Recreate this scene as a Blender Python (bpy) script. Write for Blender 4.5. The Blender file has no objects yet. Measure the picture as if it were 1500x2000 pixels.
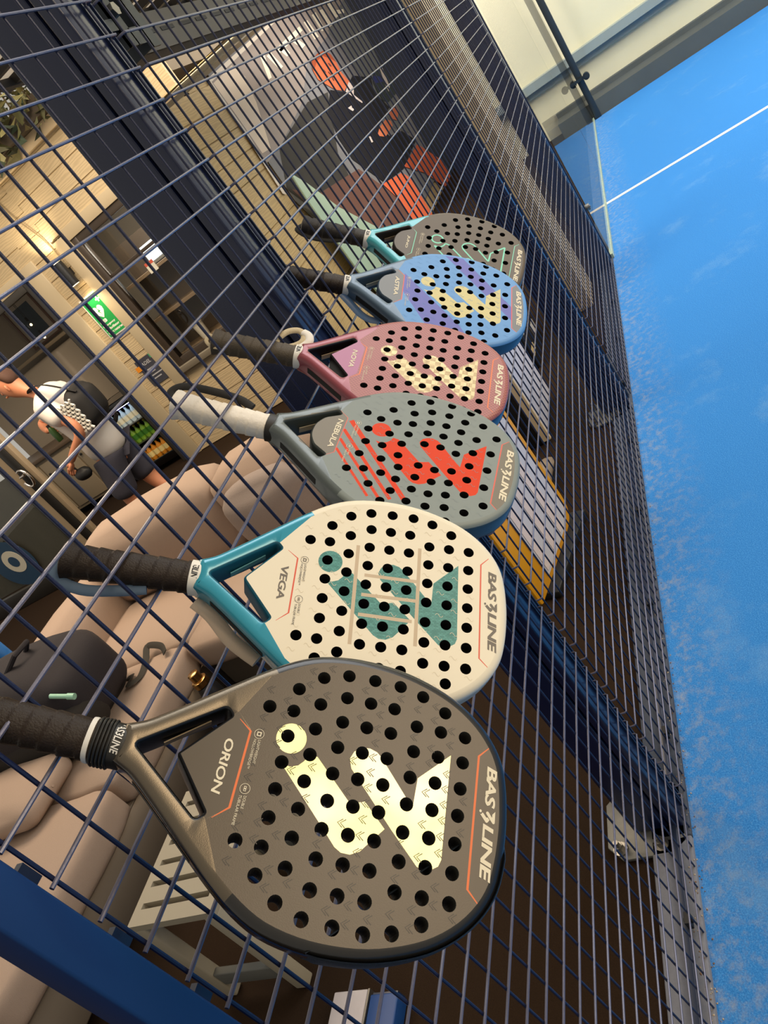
import bpy, bmesh, math, random
from mathutils import Vector, Matrix
from mathutils.geometry import delaunay_2d_cdt
random.seed(7)
S = bpy.context.scene
COL = S.collection
PI = math.pi
H = 1.65            # height of the fence grid's origin above the floor

# ------------------------------------------------------------- camera
cd = bpy.data.cameras.new('camera')
cam = bpy.data.objects.new('camera', cd); COL.objects.link(cam)
cd.sensor_fit = 'HORIZONTAL'; cd.sensor_width = 36.0; cd.lens = 36.34
cd.clip_start = 0.02; cd.clip_end = 200
cx = Vector(([0.18367, -0.79789, -0.57413])); cy = Vector(([-0.59713, 0.37339, -0.70994])); cz = Vector(([0.78084, 0.47323, -0.40786]))
m = Matrix.Identity(4)
for i in range(3):
    m[i][0] = cx[i]; m[i][1] = -cy[i]; m[i][2] = -cz[i]
m.translation = Vector(([-0.3476, -0.5822, 1.745]))
cam.matrix_world = m
S.camera = cam

# ------------------------------------------------------------- view, world, lights
S.view_settings.view_transform = 'Standard'
S.view_settings.look = 'None'
S.view_settings.gamma = 1.0
S.view_settings.use_curve_mapping = False
S.view_settings.exposure = 0.0
wd = bpy.data.worlds.new('world'); S.world = wd; wd.use_nodes = True
bg = wd.node_tree.nodes['Background']
bg.inputs[0].default_value = (0.86, 0.80, 0.70, 1); bg.inputs[1].default_value = 0.52

def area(name, loc, target, size, power, color, sy=None):
    l = bpy.data.lights.new(name, 'AREA'); l.energy = power; l.color = color
    l.shape = 'RECTANGLE'; l.size = size; l.size_y = sy or size
    o = bpy.data.objects.new(name, l); COL.objects.link(o); o.location = loc
    d = Vector(target) - Vector(loc)
    o.rotation_euler = d.to_track_quat('-Z', 'Y').to_euler()
    return o
area('court_roof_light', (5.2, -3.4, 6.2), (6.6, -3.0, 0), 7, 430, (0.95, 0.97, 1.0), 4)
area('court_high_window', (0.8, -7.5, 5.6), (0.6, 0, 1.2), 6, 400, (1.0, 0.80, 0.56), 3)
area('lounge_fill_light', (3.2, 2.9, 3.9), (4.2, 3.2, .6), 2.4, 200, (1.0, 0.80, 0.58))  # unseen light added to brighten the lounge and cabin walls
area('banner_fill_light', (8.6, .25, 2.72), (9.6, 2.3, 1.4), 4.0, 120, (1.0, 0.90, 0.80), .3)  # added light out of view, brightening the banner on the front wall
area('soffit_fill_light', (5.2, .66, 2.335), (6.4, 1.9, 2.9), 4.5, 26, (1.0, 0.86, 0.66), .05)  # unseen strip added above the tray to lift the dark soffit
area('end_wall_fill_light', (6.0, -4.5, 4.6), (9.75, -2.2, 1.0), 3, 330, (1.0, 0.98, 0.92))  # unseen light added to brighten the far end wall
area('shop_fill_light', (6.5, 3.7, 2.6), (6.8, 3.7, 0), .7, 30, (1.0, 0.92, 0.8))  # extra light added to brighten the shop interior, not a modelled lamp
def spot(name, loc, tgt, power, color, ang=1.6, rad=.03):
    l = bpy.data.lights.new(name, 'SPOT'); l.energy = power; l.color = color; l.spot_size = ang
    l.spot_blend = .8; l.shadow_soft_size = rad
    o = bpy.data.objects.new(name, l); COL.objects.link(o); o.location = loc
    o.rotation_euler = (Vector(tgt) - Vector(loc)).to_track_quat('-Z', 'Y').to_euler()

# ------------------------------------------------------------- materials
def lin(h):
    h = h.lstrip('#'); c = [int(h[i:i+2], 16)/255 for i in (0, 2, 4)]
    return tuple(x/12.92 if x <= .04045 else ((x+.055)/1.055)**2.4 for x in c) + (1,)
MATS = {}
def mat(name, color, rough=.5, metal=0, bump=0, scale=60, var=0, emit=0, coat=0, alpha=1, spec=.5):
    if name in MATS: return MATS[name]
    m = bpy.data.materials.new(name); m.use_nodes = True; MATS[name] = m
    nt = m.node_tree; b = nt.nodes['Principled BSDF']
    c = lin(color) if isinstance(color, str) else color
    b.inputs['Base Color'].default_value = c
    b.inputs['Roughness'].default_value = rough; b.inputs['Metallic'].default_value = metal
    b.inputs['Specular IOR Level'].default_value = spec
    b.inputs['Coat Weight'].default_value = coat
    b.inputs['Coat Roughness'].default_value = .12
    if alpha < 1: b.inputs['Alpha'].default_value = alpha
    if emit:
        b.inputs['Emission Color'].default_value = c; b.inputs['Emission Strength'].default_value = emit
    tc = nt.nodes.new('ShaderNodeTexCoord')
    no = nt.nodes.new('ShaderNodeTexNoise'); no.inputs['Scale'].default_value = scale
    no.inputs['Detail'].default_value = 4
    nt.links.new(tc.outputs['Object'], no.inputs['Vector'])
    if var:
        r_ = nt.nodes.new('ShaderNodeMix'); r_.data_type = 'RGBA'
        r_.inputs['A'].default_value = tuple(x*(1-var) for x in c[:3]) + (1,)
        r_.inputs['B'].default_value = tuple(min(1, x*(1+var)) for x in c[:3]) + (1,)
        nt.links.new(no.outputs['Fac'], r_.inputs['Factor'])
        nt.links.new(r_.outputs['Result'], b.inputs['Base Color'])
    if bump:
        bp = nt.nodes.new('ShaderNodeBump'); bp.inputs['Strength'].default_value = bump
        bp.inputs['Distance'].default_value = .002
        nt.links.new(no.outputs['Fac'], bp.inputs['Height'])
        nt.links.new(bp.outputs['Normal'], b.inputs['Normal'])
    return m
def N(m, t): return m.node_tree.nodes.new(t)

# blue sandy turf: fine grain plus worn pale patches
turf = mat('blue_turf', '#1470c8', .95, spec=.15)
nt = turf.node_tree; b = nt.nodes['Principled BSDF']
tc = N(turf, 'ShaderNodeTexCoord')
n1 = N(turf, 'ShaderNodeTexNoise'); n1.inputs['Scale'].default_value = 260; n1.inputs['Detail'].default_value = 5; n1.inputs['Roughness'].default_value = .8
n2 = N(turf, 'ShaderNodeTexNoise'); n2.inputs['Scale'].default_value = 2.2; n2.inputs['Detail'].default_value = 8; n2.inputs['Roughness'].default_value = .7
for n in (n1, n2): nt.links.new(tc.outputs['Object'], n.inputs['Vector'])
r1 = N(turf, 'ShaderNodeValToRGB'); r1.color_ramp.elements[0].position = .32; r1.color_ramp.elements[1].position = .72
r1.color_ramp.elements[0].color = lin('#2466ac'); r1.color_ramp.elements[1].color = lin('#5ea3da')
e = r1.color_ramp.elements.new(.52); e.color = lin('#357fc6')
r2 = N(turf, 'ShaderNodeValToRGB'); r2.color_ramp.elements[0].position = .56; r2.color_ramp.elements[1].position = .80
r2.color_ramp.elements[0].color = (0, 0, 0, 1); r2.color_ramp.elements[1].color = (.35, .35, .35, 1)
mx = N(turf, 'ShaderNodeMix'); mx.data_type = 'RGBA'; mx.inputs['B'].default_value = lin('#8fb2c8')
nt.links.new(n1.outputs['Fac'], r1.inputs['Fac']); nt.links.new(n2.outputs['Fac'], r2.inputs['Fac'])
nt.links.new(r2.outputs['Color'], mx.inputs['Factor']); nt.links.new(r1.outputs['Color'], mx.inputs['A'])
# sand gathered along the fence (a band at y > -0.12)
sp = N(turf, 'ShaderNodeSeparateXYZ'); nt.links.new(tc.outputs['Object'], sp.inputs[0])
mr = N(turf, 'ShaderNodeMapRange'); mr.inputs['From Min'].default_value = -.24; mr.inputs['From Max'].default_value = -.01
nt.links.new(sp.outputs['Y'], mr.inputs['Value'])
n3 = N(turf, 'ShaderNodeTexNoise'); n3.inputs['Scale'].default_value = 26; n3.inputs['Detail'].default_value = 9; n3.inputs['Roughness'].default_value = .75
nt.links.new(tc.outputs['Object'], n3.inputs['Vector'])
mu = N(turf, 'ShaderNodeMath'); mu.operation = 'MULTIPLY'; nt.links.new(mr.outputs[0], mu.inputs[0])
r3 = N(turf, 'ShaderNodeValToRGB'); r3.color_ramp.elements[0].position = .47; r3.color_ramp.elements[1].position = .85
nt.links.new(n3.outputs['Fac'], r3.inputs['Fac']); nt.links.new(r3.outputs['Color'], mu.inputs[1])
mx2 = N(turf, 'ShaderNodeMix'); mx2.data_type = 'RGBA'; mx2.inputs['B'].default_value = lin('#a9a28c')
nt.links.new(mu.outputs[0], mx2.inputs['Factor']); nt.links.new(mx.outputs['Result'], mx2.inputs['A'])
nt.links.new(mx2.outputs['Result'], b.inputs['Base Color'])
bp = N(turf, 'ShaderNodeBump'); bp.inputs['Strength'].default_value = .5; bp.inputs['Distance'].default_value = .004
nt.links.new(n1.outputs['Fac'], bp.inputs['Height']); nt.links.new(bp.outputs['Normal'], b.inputs['Normal'])

carpet = mat('brown_carpet', '#2a1e14', .95, bump=.6, scale=300, var=.35, spec=.1)
# timber siding with stretched grain
def siding_mat(name, color, axis):
    m = mat(name, color, .6); nt = m.node_tree; b = nt.nodes['Principled BSDF']; c = lin(color)
    tc = N(m, 'ShaderNodeTexCoord'); mp = N(m, 'ShaderNodeMapping')
    sc = [9, 9, 9]; sc[axis] = 1.2; mp.inputs['Scale'].default_value = sc
    w = N(m, 'ShaderNodeTexWave'); w.inputs['Scale'].default_value = 1.6; w.inputs['Distortion'].default_value = 14
    w.inputs['Detail'].default_value = 3; w.bands_direction = 'Z'
    nt.links.new(tc.outputs['Object'], mp.inputs[0]); nt.links.new(mp.outputs[0], w.inputs['Vector'])
    mm = N(m, 'ShaderNodeMix'); mm.data_type = 'RGBA'
    mm.inputs['A'].default_value = tuple(x*.82 for x in c[:3]) + (1,); mm.inputs['B'].default_value = c
    nt.links.new(w.outputs['Fac'], mm.inputs['Factor']); nt.links.new(mm.outputs['Result'], b.inputs['Base Color'])
    bp = N(m, 'ShaderNodeBump'); bp.inputs['Strength'].default_value = .25; bp.inputs['Distance'].default_value = .003
    nt.links.new(w.outputs['Fac'], bp.inputs['Height']); nt.links.new(bp.outputs['Normal'], b.inputs['Normal'])
    return m
sidY = siding_mat('beige_siding', '#c2ae8a', 1)
sidX = siding_mat('tan_siding', '#bda272', 0)
navy = mat('navy_paint', '#111d3e', .30, bump=.10, scale=420, coat=.3)
navy_flat = mat('navy_steel', '#1b2740', .42, coat=.2)
wire_h = mat('navy_wire_lit', '#5b5a6c', .34, .3, bump=.15, scale=200, coat=.4)  # paler than the uprights: light from above painted into the horizontal wires
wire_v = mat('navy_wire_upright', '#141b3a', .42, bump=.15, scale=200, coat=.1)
steel = mat('bolt_steel', '#8d8a84', .35, .9)
kerb_m = mat('grey_concrete', '#6d6f78', .8, bump=.3, scale=90, var=.15)
dark = mat('black_matte', '#121212', .6)
black_gloss = mat('black_gloss', '#0b0b0d', .2, coat=.6)
cream = mat('cream_panel', '#d9d2b6', .6, var=.05, scale=3)
trimm = mat('painted_trim', '#b7a88b', .55, bump=.1, scale=40)
sofa_m = mat('greige_fabric', '#a28d7d', .9, bump=.5, scale=420, var=.08, spec=.2)
cush_m = mat('grey_cushion', '#8d8078', .9, bump=.4, scale=200, var=.08, spec=.2)
white_p = mat('white_print', '#dcd7cb', .5)
glassm = bpy.data.materials.new('clear_glass'); glassm.use_nodes = True; MATS['clear_glass'] = glassm
nt = glassm.node_tree; nt.nodes.clear()
o_ = nt.nodes.new('ShaderNodeOutputMaterial'); mxs = nt.nodes.new('ShaderNodeMixShader')
tr = nt.nodes.new('ShaderNodeBsdfTransparent'); tr.inputs[0].default_value = (.985, .992, .98, 1)
gl = nt.nodes.new('ShaderNodeBsdfGlossy'); gl.inputs['Roughness'].default_value = .01
fr = nt.nodes.new('ShaderNodeFresnel'); fr.inputs[0].default_value = 1.5
ge = nt.nodes.new('ShaderNodeNewGeometry'); sb = nt.nodes.new('ShaderNodeMath'); sb.operation = 'SUBTRACT'; sb.inputs[0].default_value = 1.0; nt.links.new(ge.outputs['Backfacing'], sb.inputs[1])
ml = nt.nodes.new('ShaderNodeMath'); ml.operation = 'MULTIPLY'; nt.links.new(fr.outputs[0], ml.inputs[0]); nt.links.new(sb.outputs[0], ml.inputs[1])   # only the outer faces reflect
nt.links.new(ml.outputs[0], mxs.inputs[0]); nt.links.new(tr.outputs[0], mxs.inputs[1]); nt.links.new(gl.outputs[0], mxs.inputs[2])
nt.links.new(mxs.outputs[0], o_.inputs[0])

# ------------------------------------------------------------- helpers
class MB:
    """collects shapes and links them as one mesh object"""
    def __init__(s): s.v = []; s.f = []; s.mi = []
    def add(s, vs, fs, mi=0):
        n = len(s.v); s.v += [tuple(x) for x in vs]
        for f in fs: s.f.append(tuple(i+n for i in f)); s.mi.append(mi)
    def box(s, a, b, mi=0, M=None):
        x0, y0, z0 = a; x1, y1, z1 = b
        vs = [Vector(p) for p in ((x0,y0,z0),(x1,y0,z0),(x1,y1,z0),(x0,y1,z0),(x0,y0,z1),(x1,y0,z1),(x1,y1,z1),(x0,y1,z1))]
        if M: vs = [M @ v for v in vs]
        s.add(vs, [(3,2,1,0),(4,5,6,7),(0,1,5,4),(1,2,6,5),(2,3,7,6),(3,0,4,7)], mi)
    def tube(s, pts, r, n=8, mi=0, cap=True, flat=None):
        pts = [Vector(p) for p in pts]; rs = r if isinstance(r, (list, tuple)) else [r]*len(pts)
        rings = []; up = None
        for i, p in enumerate(pts):
            d = (pts[min(i+1, len(pts)-1)] - pts[max(i-1, 0)]).normalized()
            if up is None:
                up = Vector((0,0,1)) if abs(d.z) < .9 else Vector((1,0,0))
            a = d.cross(up).normalized(); c = a.cross(d).normalized(); up = c
            fy = flat if flat else 1
            rings.append([p + a*math.cos(2*PI*k/n)*rs[i] + c*math.sin(2*PI*k/n)*rs[i]*fy for k in range(n)])
        vs = [v for q in rings for v in q]; fs = []
        for i in range(len(pts)-1):
            for k in range(n): fs.append((i*n+k, i*n+(k+1) % n, (i+1)*n+(k+1) % n, (i+1)*n+k))
        if cap: fs.append(tuple(range(n))[::-1]); fs.append(tuple((len(pts)-1)*n+k for k in range(n)))
        s.add(vs, fs, mi)
    def loft(s, rings, mi=0, cap=True, closed=False):
        n = len(rings[0]); vs = [v for q in rings for v in q]; fs = []; m_ = len(rings)
        for i in range(m_ if closed else m_-1):
            j = (i+1) % m_
            for k in range(n): fs.append((i*n+k, i*n+(k+1) % n, j*n+(k+1) % n, j*n+k))
        if cap and not closed: fs.append(tuple(range(n))[::-1]); fs.append(tuple((m_-1)*n+k for k in range(n)))
        s.add(vs, fs, mi)
    def poly(s, pts, mi=0): s.add(pts, [tuple(range(len(pts)))], mi)
    def prism(s, pts2, t0, t1, to3, mi=0):
        n = len(pts2); vs = [to3(p[0], p[1], t0) for p in pts2] + [to3(p[0], p[1], t1) for p in pts2]
        fs = [tuple(range(n))[::-1], tuple(range(n, 2*n))] + [(k, (k+1) % n, n+(k+1) % n, n+k) for k in range(n)]
        s.add(vs, fs, mi)
    def sphere(s, c, r, mi=0, nu=14, nv=9, sc=(1,1,1)):
        c = Vector(c); vs = []; fs = []
        for i in range(nv+1):
            t = PI*i/nv
            for k in range(nu):
                p = 2*PI*k/nu; vs.append(c + Vector((math.sin(t)*math.cos(p)*sc[0], math.sin(t)*math.sin(p)*sc[1], math.cos(t)*sc[2]))*r)
        for i in range(nv):
            for k in range(nu): fs.append((i*nu+k, i*nu+(k+1) % nu, (i+1)*nu+(k+1) % nu, (i+1)*nu+k))
        s.add(vs, fs, mi)
    def build(s, name, mats, parent=None, smooth=False, bevel=0, fix=True, seg=2, subd=0):
        me = bpy.data.meshes.new(name); me.from_pydata(s.v, [], s.f)
        mats = mats if isinstance(mats, (list, tuple)) else [mats]
        for q in mats: me.materials.append(q)
        for p, i in zip(me.polygons, s.mi): p.material_index = i; p.use_smooth = smooth
        if fix:
            bm = bmesh.new(); bm.from_mesh(me)
            bmesh.ops.remove_doubles(bm, verts=bm.verts, dist=1e-6)
            bmesh.ops.recalc_face_normals(bm, faces=bm.faces); bm.to_mesh(me); bm.free()
        o = bpy.data.objects.new(name, me); COL.objects.link(o)
        if parent: o.parent = parent
        if bevel:
            q = o.modifiers.new('bevel', 'BEVEL'); q.width = bevel; q.segments = seg; q.limit_method = 'ANGLE'; q.angle_limit = .6
            for p in me.polygons: p.use_smooth = True
        if subd:
            q = o.modifiers.new('sub', 'SUBSURF'); q.levels = subd; q.render_levels = subd
            for p in me.polygons: p.use_smooth = True
        if smooth and not subd: me.set_sharp_from_angle(angle=.7) if hasattr(me, 'set_sharp_from_angle') else None
        return o
def tag(o, label=None, cat=None, group=None, kind=None):
    if label: o['label'] = label
    if cat: o['category'] = cat
    if group: o['group'] = group
    if kind: o['kind'] = kind
    return o
def thing(name, label, cat, loc=(0,0,0), group=None):
    o = bpy.data.objects.new(name, None); COL.objects.link(o); o.location = loc; o.empty_display_size = .05
    return tag(o, label, cat, group)
def bx(name, a, b, m, parent=None, bevel=0, **k):
    q = MB(); q.box(a, b); return q.build(name, m, parent, bevel=bevel, **k)
def struct(o): o['kind'] = 'structure'; return o
def text_mesh(txt, bold=.02, shear=.15, space=1.0):
    cu = bpy.data.curves.new('t', 'FONT'); cu.body = txt; cu.size = 1; cu.offset = bold; cu.shear = shear; cu.space_character = space
    cu.resolution_u = 3
    o = bpy.data.objects.new('t', cu); COL.objects.link(o)
    dg = bpy.context.evaluated_depsgraph_get(); dg.update()
    me = bpy.data.meshes.new_from_object(o.evaluated_get(dg))
    vs = [v.co.copy() for v in me.vertices]; fs = [tuple(p.vertices) for p in me.polygons]
    bpy.data.objects.remove(o); bpy.data.curves.remove(cu); bpy.data.meshes.remove(me)
    x0 = min(v.x for v in vs); x1 = max(v.x for v in vs); y0 = min(v.y for v in vs); y1 = max(v.y for v in vs)
    return [((v.x-x0)/(x1-x0), (v.y-y0)/(y1-y0)) for v in vs], fs
def put_text(mb, txt, fn, mi=0, **k):
    """fn maps (s,t) in the unit box of the text to a 3-D point"""
    vs, fs = text_mesh(txt, **k); mb.add([fn(a, b_) for a, b_ in vs], fs, mi)

# ------------------------------------------------------------- the setting
g = MB(); g.box((-6, -11, -.12), (9.3, .0, 0)); struct(g.build('floor', turf))
g = MB(); g.box((-6, .10, -.12), (16, 9.5, -.004)); struct(g.build('floor', carpet))
g = MB(); g.box((-6, 0.0, -.12), (.78, .10, .012)); struct(g.build('trim_1', kerb_m, bevel=.004))
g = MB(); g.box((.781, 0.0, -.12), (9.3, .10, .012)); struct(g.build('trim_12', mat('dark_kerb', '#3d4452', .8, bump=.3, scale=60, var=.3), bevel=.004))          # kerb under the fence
g = MB(); g.box((6.06, -11, .0), (6.11, -.005, .0025)); struct(tag(g.build('trim_2', white_p), 'white service line painted across the blue court'))
# end wall of the hall beyond the court: lower band, lit panels, rail
g = MB(); g.box((9.75, -11, -.1), (9.95, 1.6, 6)); struct(g.build('wall_far', cream))
g = MB(); g.box((9.31, -11, -.1), (9.75, .35, .17)); g.box((9.66, -11, .17), (9.75, .35, .22)); struct(g.build('baseboard_far', mat('dark_skirting', '#4c4e4a', .7, var=.15, scale=5)))
g = MB(); g.box((9.62, -11, .57), (9.75, 1.5, .66)); g.box((9.70, -11, .50), (9.75, 1.5, .57)); struct(g.build('trim_3', mat('grey_rail', '#8c9696', .4)))
for i in range(6):
    g = MB(); g.box((9.742, -1.95-1.7*i, .86), (9.752, -1.94-1.7*i, 4)); struct(g.build('trim_%d' % (4+i), mat('panel_joint', '#a8a184', .7)))
# side glass of the court between the mesh and the corner post
t = thing('glass_panel', 'clear side glass panel between the mesh fence end and the black corner post', 'glass panel', (4.86, 0, 0))
g = MB(); g.box((0, -.006, .03), (2.19, .006, 3.0)); g.build('pane', glassm, t)
g = MB(); g.box((2.21, -.006, .03), (4.42, .006, 3.0)); g.build('pane', glassm, t)
g = MB(); g.box((0, -.010, .004), (4.42, .010, .032)); g.build('sill_bead', mat('pale_sealant', '#9fae98', .5, var=.3, scale=30), t)
for (x, z) in ((.10, 1.78), (.10, .35), (2.1, 1.78), (2.3, 1.78)):
    g = MB(); g.tube([(x, -.014, z), (x, .014, z)], .022, 16); g.tube([(x, -.018, z), (x, -.014, z)], .010, 12); g.build('glass_bolt', steel, t)
t = thing('glass_panel', 'clear end glass panel standing in front of the cream hall wall', 'glass panel', (9.3, 0, 0))
for i in range(4):
    g = MB(); g.box((-.006, -.05-2*i-1.96, .02), (.006, -.05-2*i, 3.0)); g.build('pane', glassm, t)
# black corner post with two clamps
t = thing('corner_post', 'slim black corner post with two round glass clamps', 'post', (9.30, -.055, 0))
bx('post_tube', (-.03, -.035, 0), (.03, .035, 3.2), mat('post_black', '#23282a', .35, coat=.3), t, bevel=.004)
for dy in (-.075, .075):
    g = MB(); g.tube([(-.04, dy, .445), (-.10, dy, .445)], .036, 18); g.tube([(-.10, dy, .445), (-.115, dy, .445)], .018, 6)
    g.box((-.055, min(0, dy), .43), (-.035, max(0, dy), .46)); g.build('clamp', mat('clamp_black', '#1c2224', .3, coat=.4), t, smooth=False)

# ------------------------------------------------------------- fence
def fence_post(x0, x1, y0, y1, label, bottom=.02, plate=False):
    t = thing('fence_post', label, 'fence post', ((x0+x1)/2, (y0+y1)/2, 0)); w = (x1-x0)/2; d = (y1-y0)/2
    g = MB()
    g.box((-w, -d, bottom), (w, -d+.030, 3.0)); g.box((-w+.004, -d+.036, bottom), (w-.004, d, 3.0)); g.box((-w+.010, -d+.03, bottom), (w-.012, -d+.036, 3.0))
    g.build('post_profile', navy, t, bevel=.003)
    for k in range(3):      # ribbed groove strips of the front profile
        bx('groove_rib', (w-.006-.012*k, -d-.004, bottom), (w-.003-.012*k, -d, 3.0), navy_flat, t)
    if plate:
        g = MB(); pts = [(-.075, -.06), (.075, -.06), (.10, -.03), (.10, .10), (.06, .14), (-.06, .14), (-.10, .10), (-.10, -.03)]
        g.prism(pts, 0, .010, lambda a, b_, c: (a, b_, c+.002)); g.build('base_plate', mat('plate_grey', '#70706c', .5, .5, bump=.3, scale=50, var=.2), t, bevel=.002)
        for (a, b_) in ((-.07, .105), (.07, .105), (-.075, .0), (.075, .0)):
            g = MB(); g.tube([(a, b_, .012), (a, b_, .016)], .019, 14); g.tube([(a, b_, .016), (a, b_, .032)], .012, 6); g.tube([(a, b_, .032), (a, b_, .045)], .007, 8)
            g.build('anchor_bolt', steel, t)
    return t
fence_post(.80, .885, .012, .135, 'navy steel fence post standing on a bolted grey plate', plate=True)
fence_post(2.90, 2.985, .012, .135, 'navy fence post between the wide mesh panel and the far one', plate=True)
fence_post(4.70, 4.85, .006, .125, 'last navy fence post, right before the side glass')
t = thing('fence_post', 'nearest blue post, crossing the bottom left corner of the photo', 'fence post', (-.14, 0, 0))
g = MB(); g.box((-.012, -.012, 0), (.026, .030, 3.0)); g.build('post_profile', mat('bright_blue_steel', '#0a2d5c', .45, coat=.2), t, bevel=.003)
bx('frame_flange', (.018, .030, 0), (.040, .036, 3.0), navy_flat, t)
for k in range(16): bx('welded_tab', (.030, .022, 1.05+.1*k), (.046, .030, 1.07+.1*k), navy_flat, t)

def fence_panel(xa, xb, label, bend0=True, bend1=True, ztop=3.0):
    t = thing('mesh_fence_panel', label, 'fence', (xa, 0, 0))
    g = MB(); j = 0; z = .05
    while z < ztop:
        pts = []
        if bend0: pts += [(0, .028, z-.001), (0.0015, .002, z)]
        pts += [(0.004, -.0022, z), (xb-xa-.004, -.0022, z)]
        if bend1: pts += [(xb-xa-.0015, .002, z), (xb-xa, .028, z-.001)]
        g.tube(pts, .0021, 8); z += .05
    g.build('horizontal_wires', wire_h, t, smooth=True)
    g = MB(); k = math.ceil((xa+.004)/.05)
    while k*.05 < xb-.003:
        g.tube([(k*.05-xa, .0018, .012), (k*.05-xa, .0018, ztop)], .0021, 8); k += 1
    g.build('upright_wires', wire_v, t, smooth=True)
    return t
fence_panel(-.112, .868, 'navy welded mesh panel in which the nearest rackets hang', bend0=False)
fence_panel(.889, 2.888, 'wide navy mesh panel between the two bolted fence posts')
fence_panel(2.985, 4.705, 'farthest navy mesh panel, ending at the side glass')
t = thing('fence_rail', 'navy bottom rail running along the grey kerb under the mesh', 'rail', (0, .03, 0))
g = MB(); g.box((-.1, -.004, .013), (4.7, .012, .030)); g.build('rail_bar', navy_flat, t, bevel=.002)
for k in range(9):
    g = MB(); g.box((.05+.5*k, -.016, .030), (.075+.5*k, -.004, .055)); g.tube([(.0625+.5*k, -.02, .042), (.0625+.5*k, .0, .042)], .006, 8); g.build('rail_clip', dark, t)
# sand and leaf litter in the gap between turf and kerb
g = MB()
for k in range(1500):
    x = random.uniform(-.1, 8.8); y = random.uniform(-.012, .022); s_ = random.uniform(.0007, .0024)
    a = random.random()*PI
    vs = [(x+s_*math.cos(a+q*2*PI/5)*random.uniform(.6, 1.3), y+s_*math.sin(a+q*2*PI/5)*random.uniform(.6, 1.3), .0125 if y > -.001 else .001) for q in range(5)]
    vs2 = [(x, y, (.0125 if y > -.001 else .001)+s_*.7)]
    g.add(vs+vs2, [(q, (q+1) % 5, 5) for q in range(5)], k % 2)
tag(g.build('sand_litter', [mat('pale_sand', '#b3a084', .9), mat('rust_sand', '#7a5a40', .9)]), 'sandy litter gathered along the foot of the mesh fence', 'litter', kind='stuff')

# ------------------------------------------------------------- padel rackets
# racket space: u from the butt (-) to the tip (+), v across, n out of the front face; hole pitch about 24 mm
HALF = [(.1205,0),(.1200,.015),(.1182,.034),(.1138,.055),(.104,.0745),(.088,.093),(.066,.109),(.040,.1205),(.010,.1285),(-.020,.1315),(-.050,.1305),(-.080,.1245),(-.105,.113),(-.130,.0962),(-.150,.0805),(-.170,.0645),(-.190,.0485),(-.208,.0345),(-.222,.0245),(-.238,.0175)]
def catmull(pts, n=3):
    out = []
    for i in range(len(pts)-1):
        p0 = Vector(pts[max(i-1, 0)]); p1 = Vector(pts[i]); p2 = Vector(pts[i+1]); p3 = Vector(pts[min(i+2, len(pts)-1)])
        if i == 0: p0 = Vector((pts[1][0], -pts[1][1]))
        for k in range(n):
            t = k/n
            out.append(.5*((2*p1)+(p2-p0)*t+(2*p0-5*p1+4*p2-p3)*t*t+(3*p1-p0-3*p2+p3)*t**3))
    out.append(Vector(pts[-1])); return out
def outline():
    h = catmull(HALF); return [Vector((p.x, p.y)) for p in h] + [Vector((p.x, -p.y)) for p in h[::-1][:-1]]   # counter-clockwise from tip over +v
OUT = outline()
def offset(poly, d):
    n = len(poly); r_ = []
    for i in range(n):
        a = (poly[(i+1) % n]-poly[i]); b_ = (poly[i]-poly[i-1])
        a = a.normalized() if a.length > 1e-9 else b_.normalized(); b_ = b_.normalized() if b_.length > 1e-9 else a
        na = Vector((-a.y, a.x)); nb = Vector((-b_.y, b_.x)); q = (na+nb)
        q = q.normalized()*min(1/max(.5, math.cos(na.angle(nb, 0)/2)), 1.6) if q.length > 1e-6 else na
        r_.append(poly[i]+q*d)
    return r_
def round_poly(pts, r, seg=4):
    out = []; n = len(pts); rr = r if isinstance(r, list) else [r]*n
    for i in range(n):
        p = Vector(pts[i]); a = (Vector(pts[i-1])-p); b_ = (Vector(pts[(i+1) % n])-p); k = min(rr[i], a.length*.45, b_.length*.45)
        A = p+a.normalized()*k; B = p+b_.normalized()*k
        for s_ in range(seg+1):
            t = s_/seg; out.append(A*(1-t)**2+p*2*t*(1-t)+B*t*t)
    return out
def area2(p): return sum(p[i-1].x*p[i].y-p[i].x*p[i-1].y for i in range(len(p)))/2
def inside(x, y, poly):
    c = False; j = len(poly)-1
    for i in range(len(poly)):
        a = poly[i]; b_ = poly[j]
        if (a[1] > y) != (b_[1] > y) and x < (b_[0]-a[0])*(y-a[1])/(b_[1]-a[1])+a[0]: c = not c
        j = i
    return c
Uc = [.072, .0479, .024, 0, -.0235, -.047, -.0707, -.0942]
OUTH = [(-.117,.0604),(-.0939,.0836),(-.0729,.1004),(-.0492,.1083),(-.0232,.1096),(.0026,.1097),(.0262,.1047),(.05,.0935)]
HOLES_A = []
for c_, (u, n_) in enumerate(zip(Uc, (7,7,7,8,8,8,7,6))):
    HOLES_A += [(u, ((n_-1)/2-i)*.0245) for i in range(n_)]
for (u, v) in OUTH: HOLES_A += [(u, v), (u, -v)]
HB = [(.0778,.0673),(.0738,.0338),(.0550,.0877),(.0500,.0560),(.0490,.0275),(.0334,.1097),(.0281,.0869),(.0257,.0645),(.0257,.0412),(.0259,.018),(.0033,.1159),(.0032,.0927),(.0028,.0698),(.0027,.0468),(.0027,.0233),(-.0297,.1137),(-.0228,.092),(-.0204,.0686),(-.0205,.0455),(-.0205,.0222),(-.0562,.1019),(-.0470,.0804),(-.0448,.0575),(-.0464,.0343),(-.0516,.0120),(-.0783,.0775),(-.0668,.0526),(-.0726,.0263),(-.0911,.0523),(-.1134,.0590),(-.1039,.0262)]
HOLES_B = [(u, s_*v) for (u, v) in HB for s_ in (1, -1)] + [(.0735, 0), (.0480, 0), (-.0772, 0), (-.1014, 0)]
RH = .0063
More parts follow.
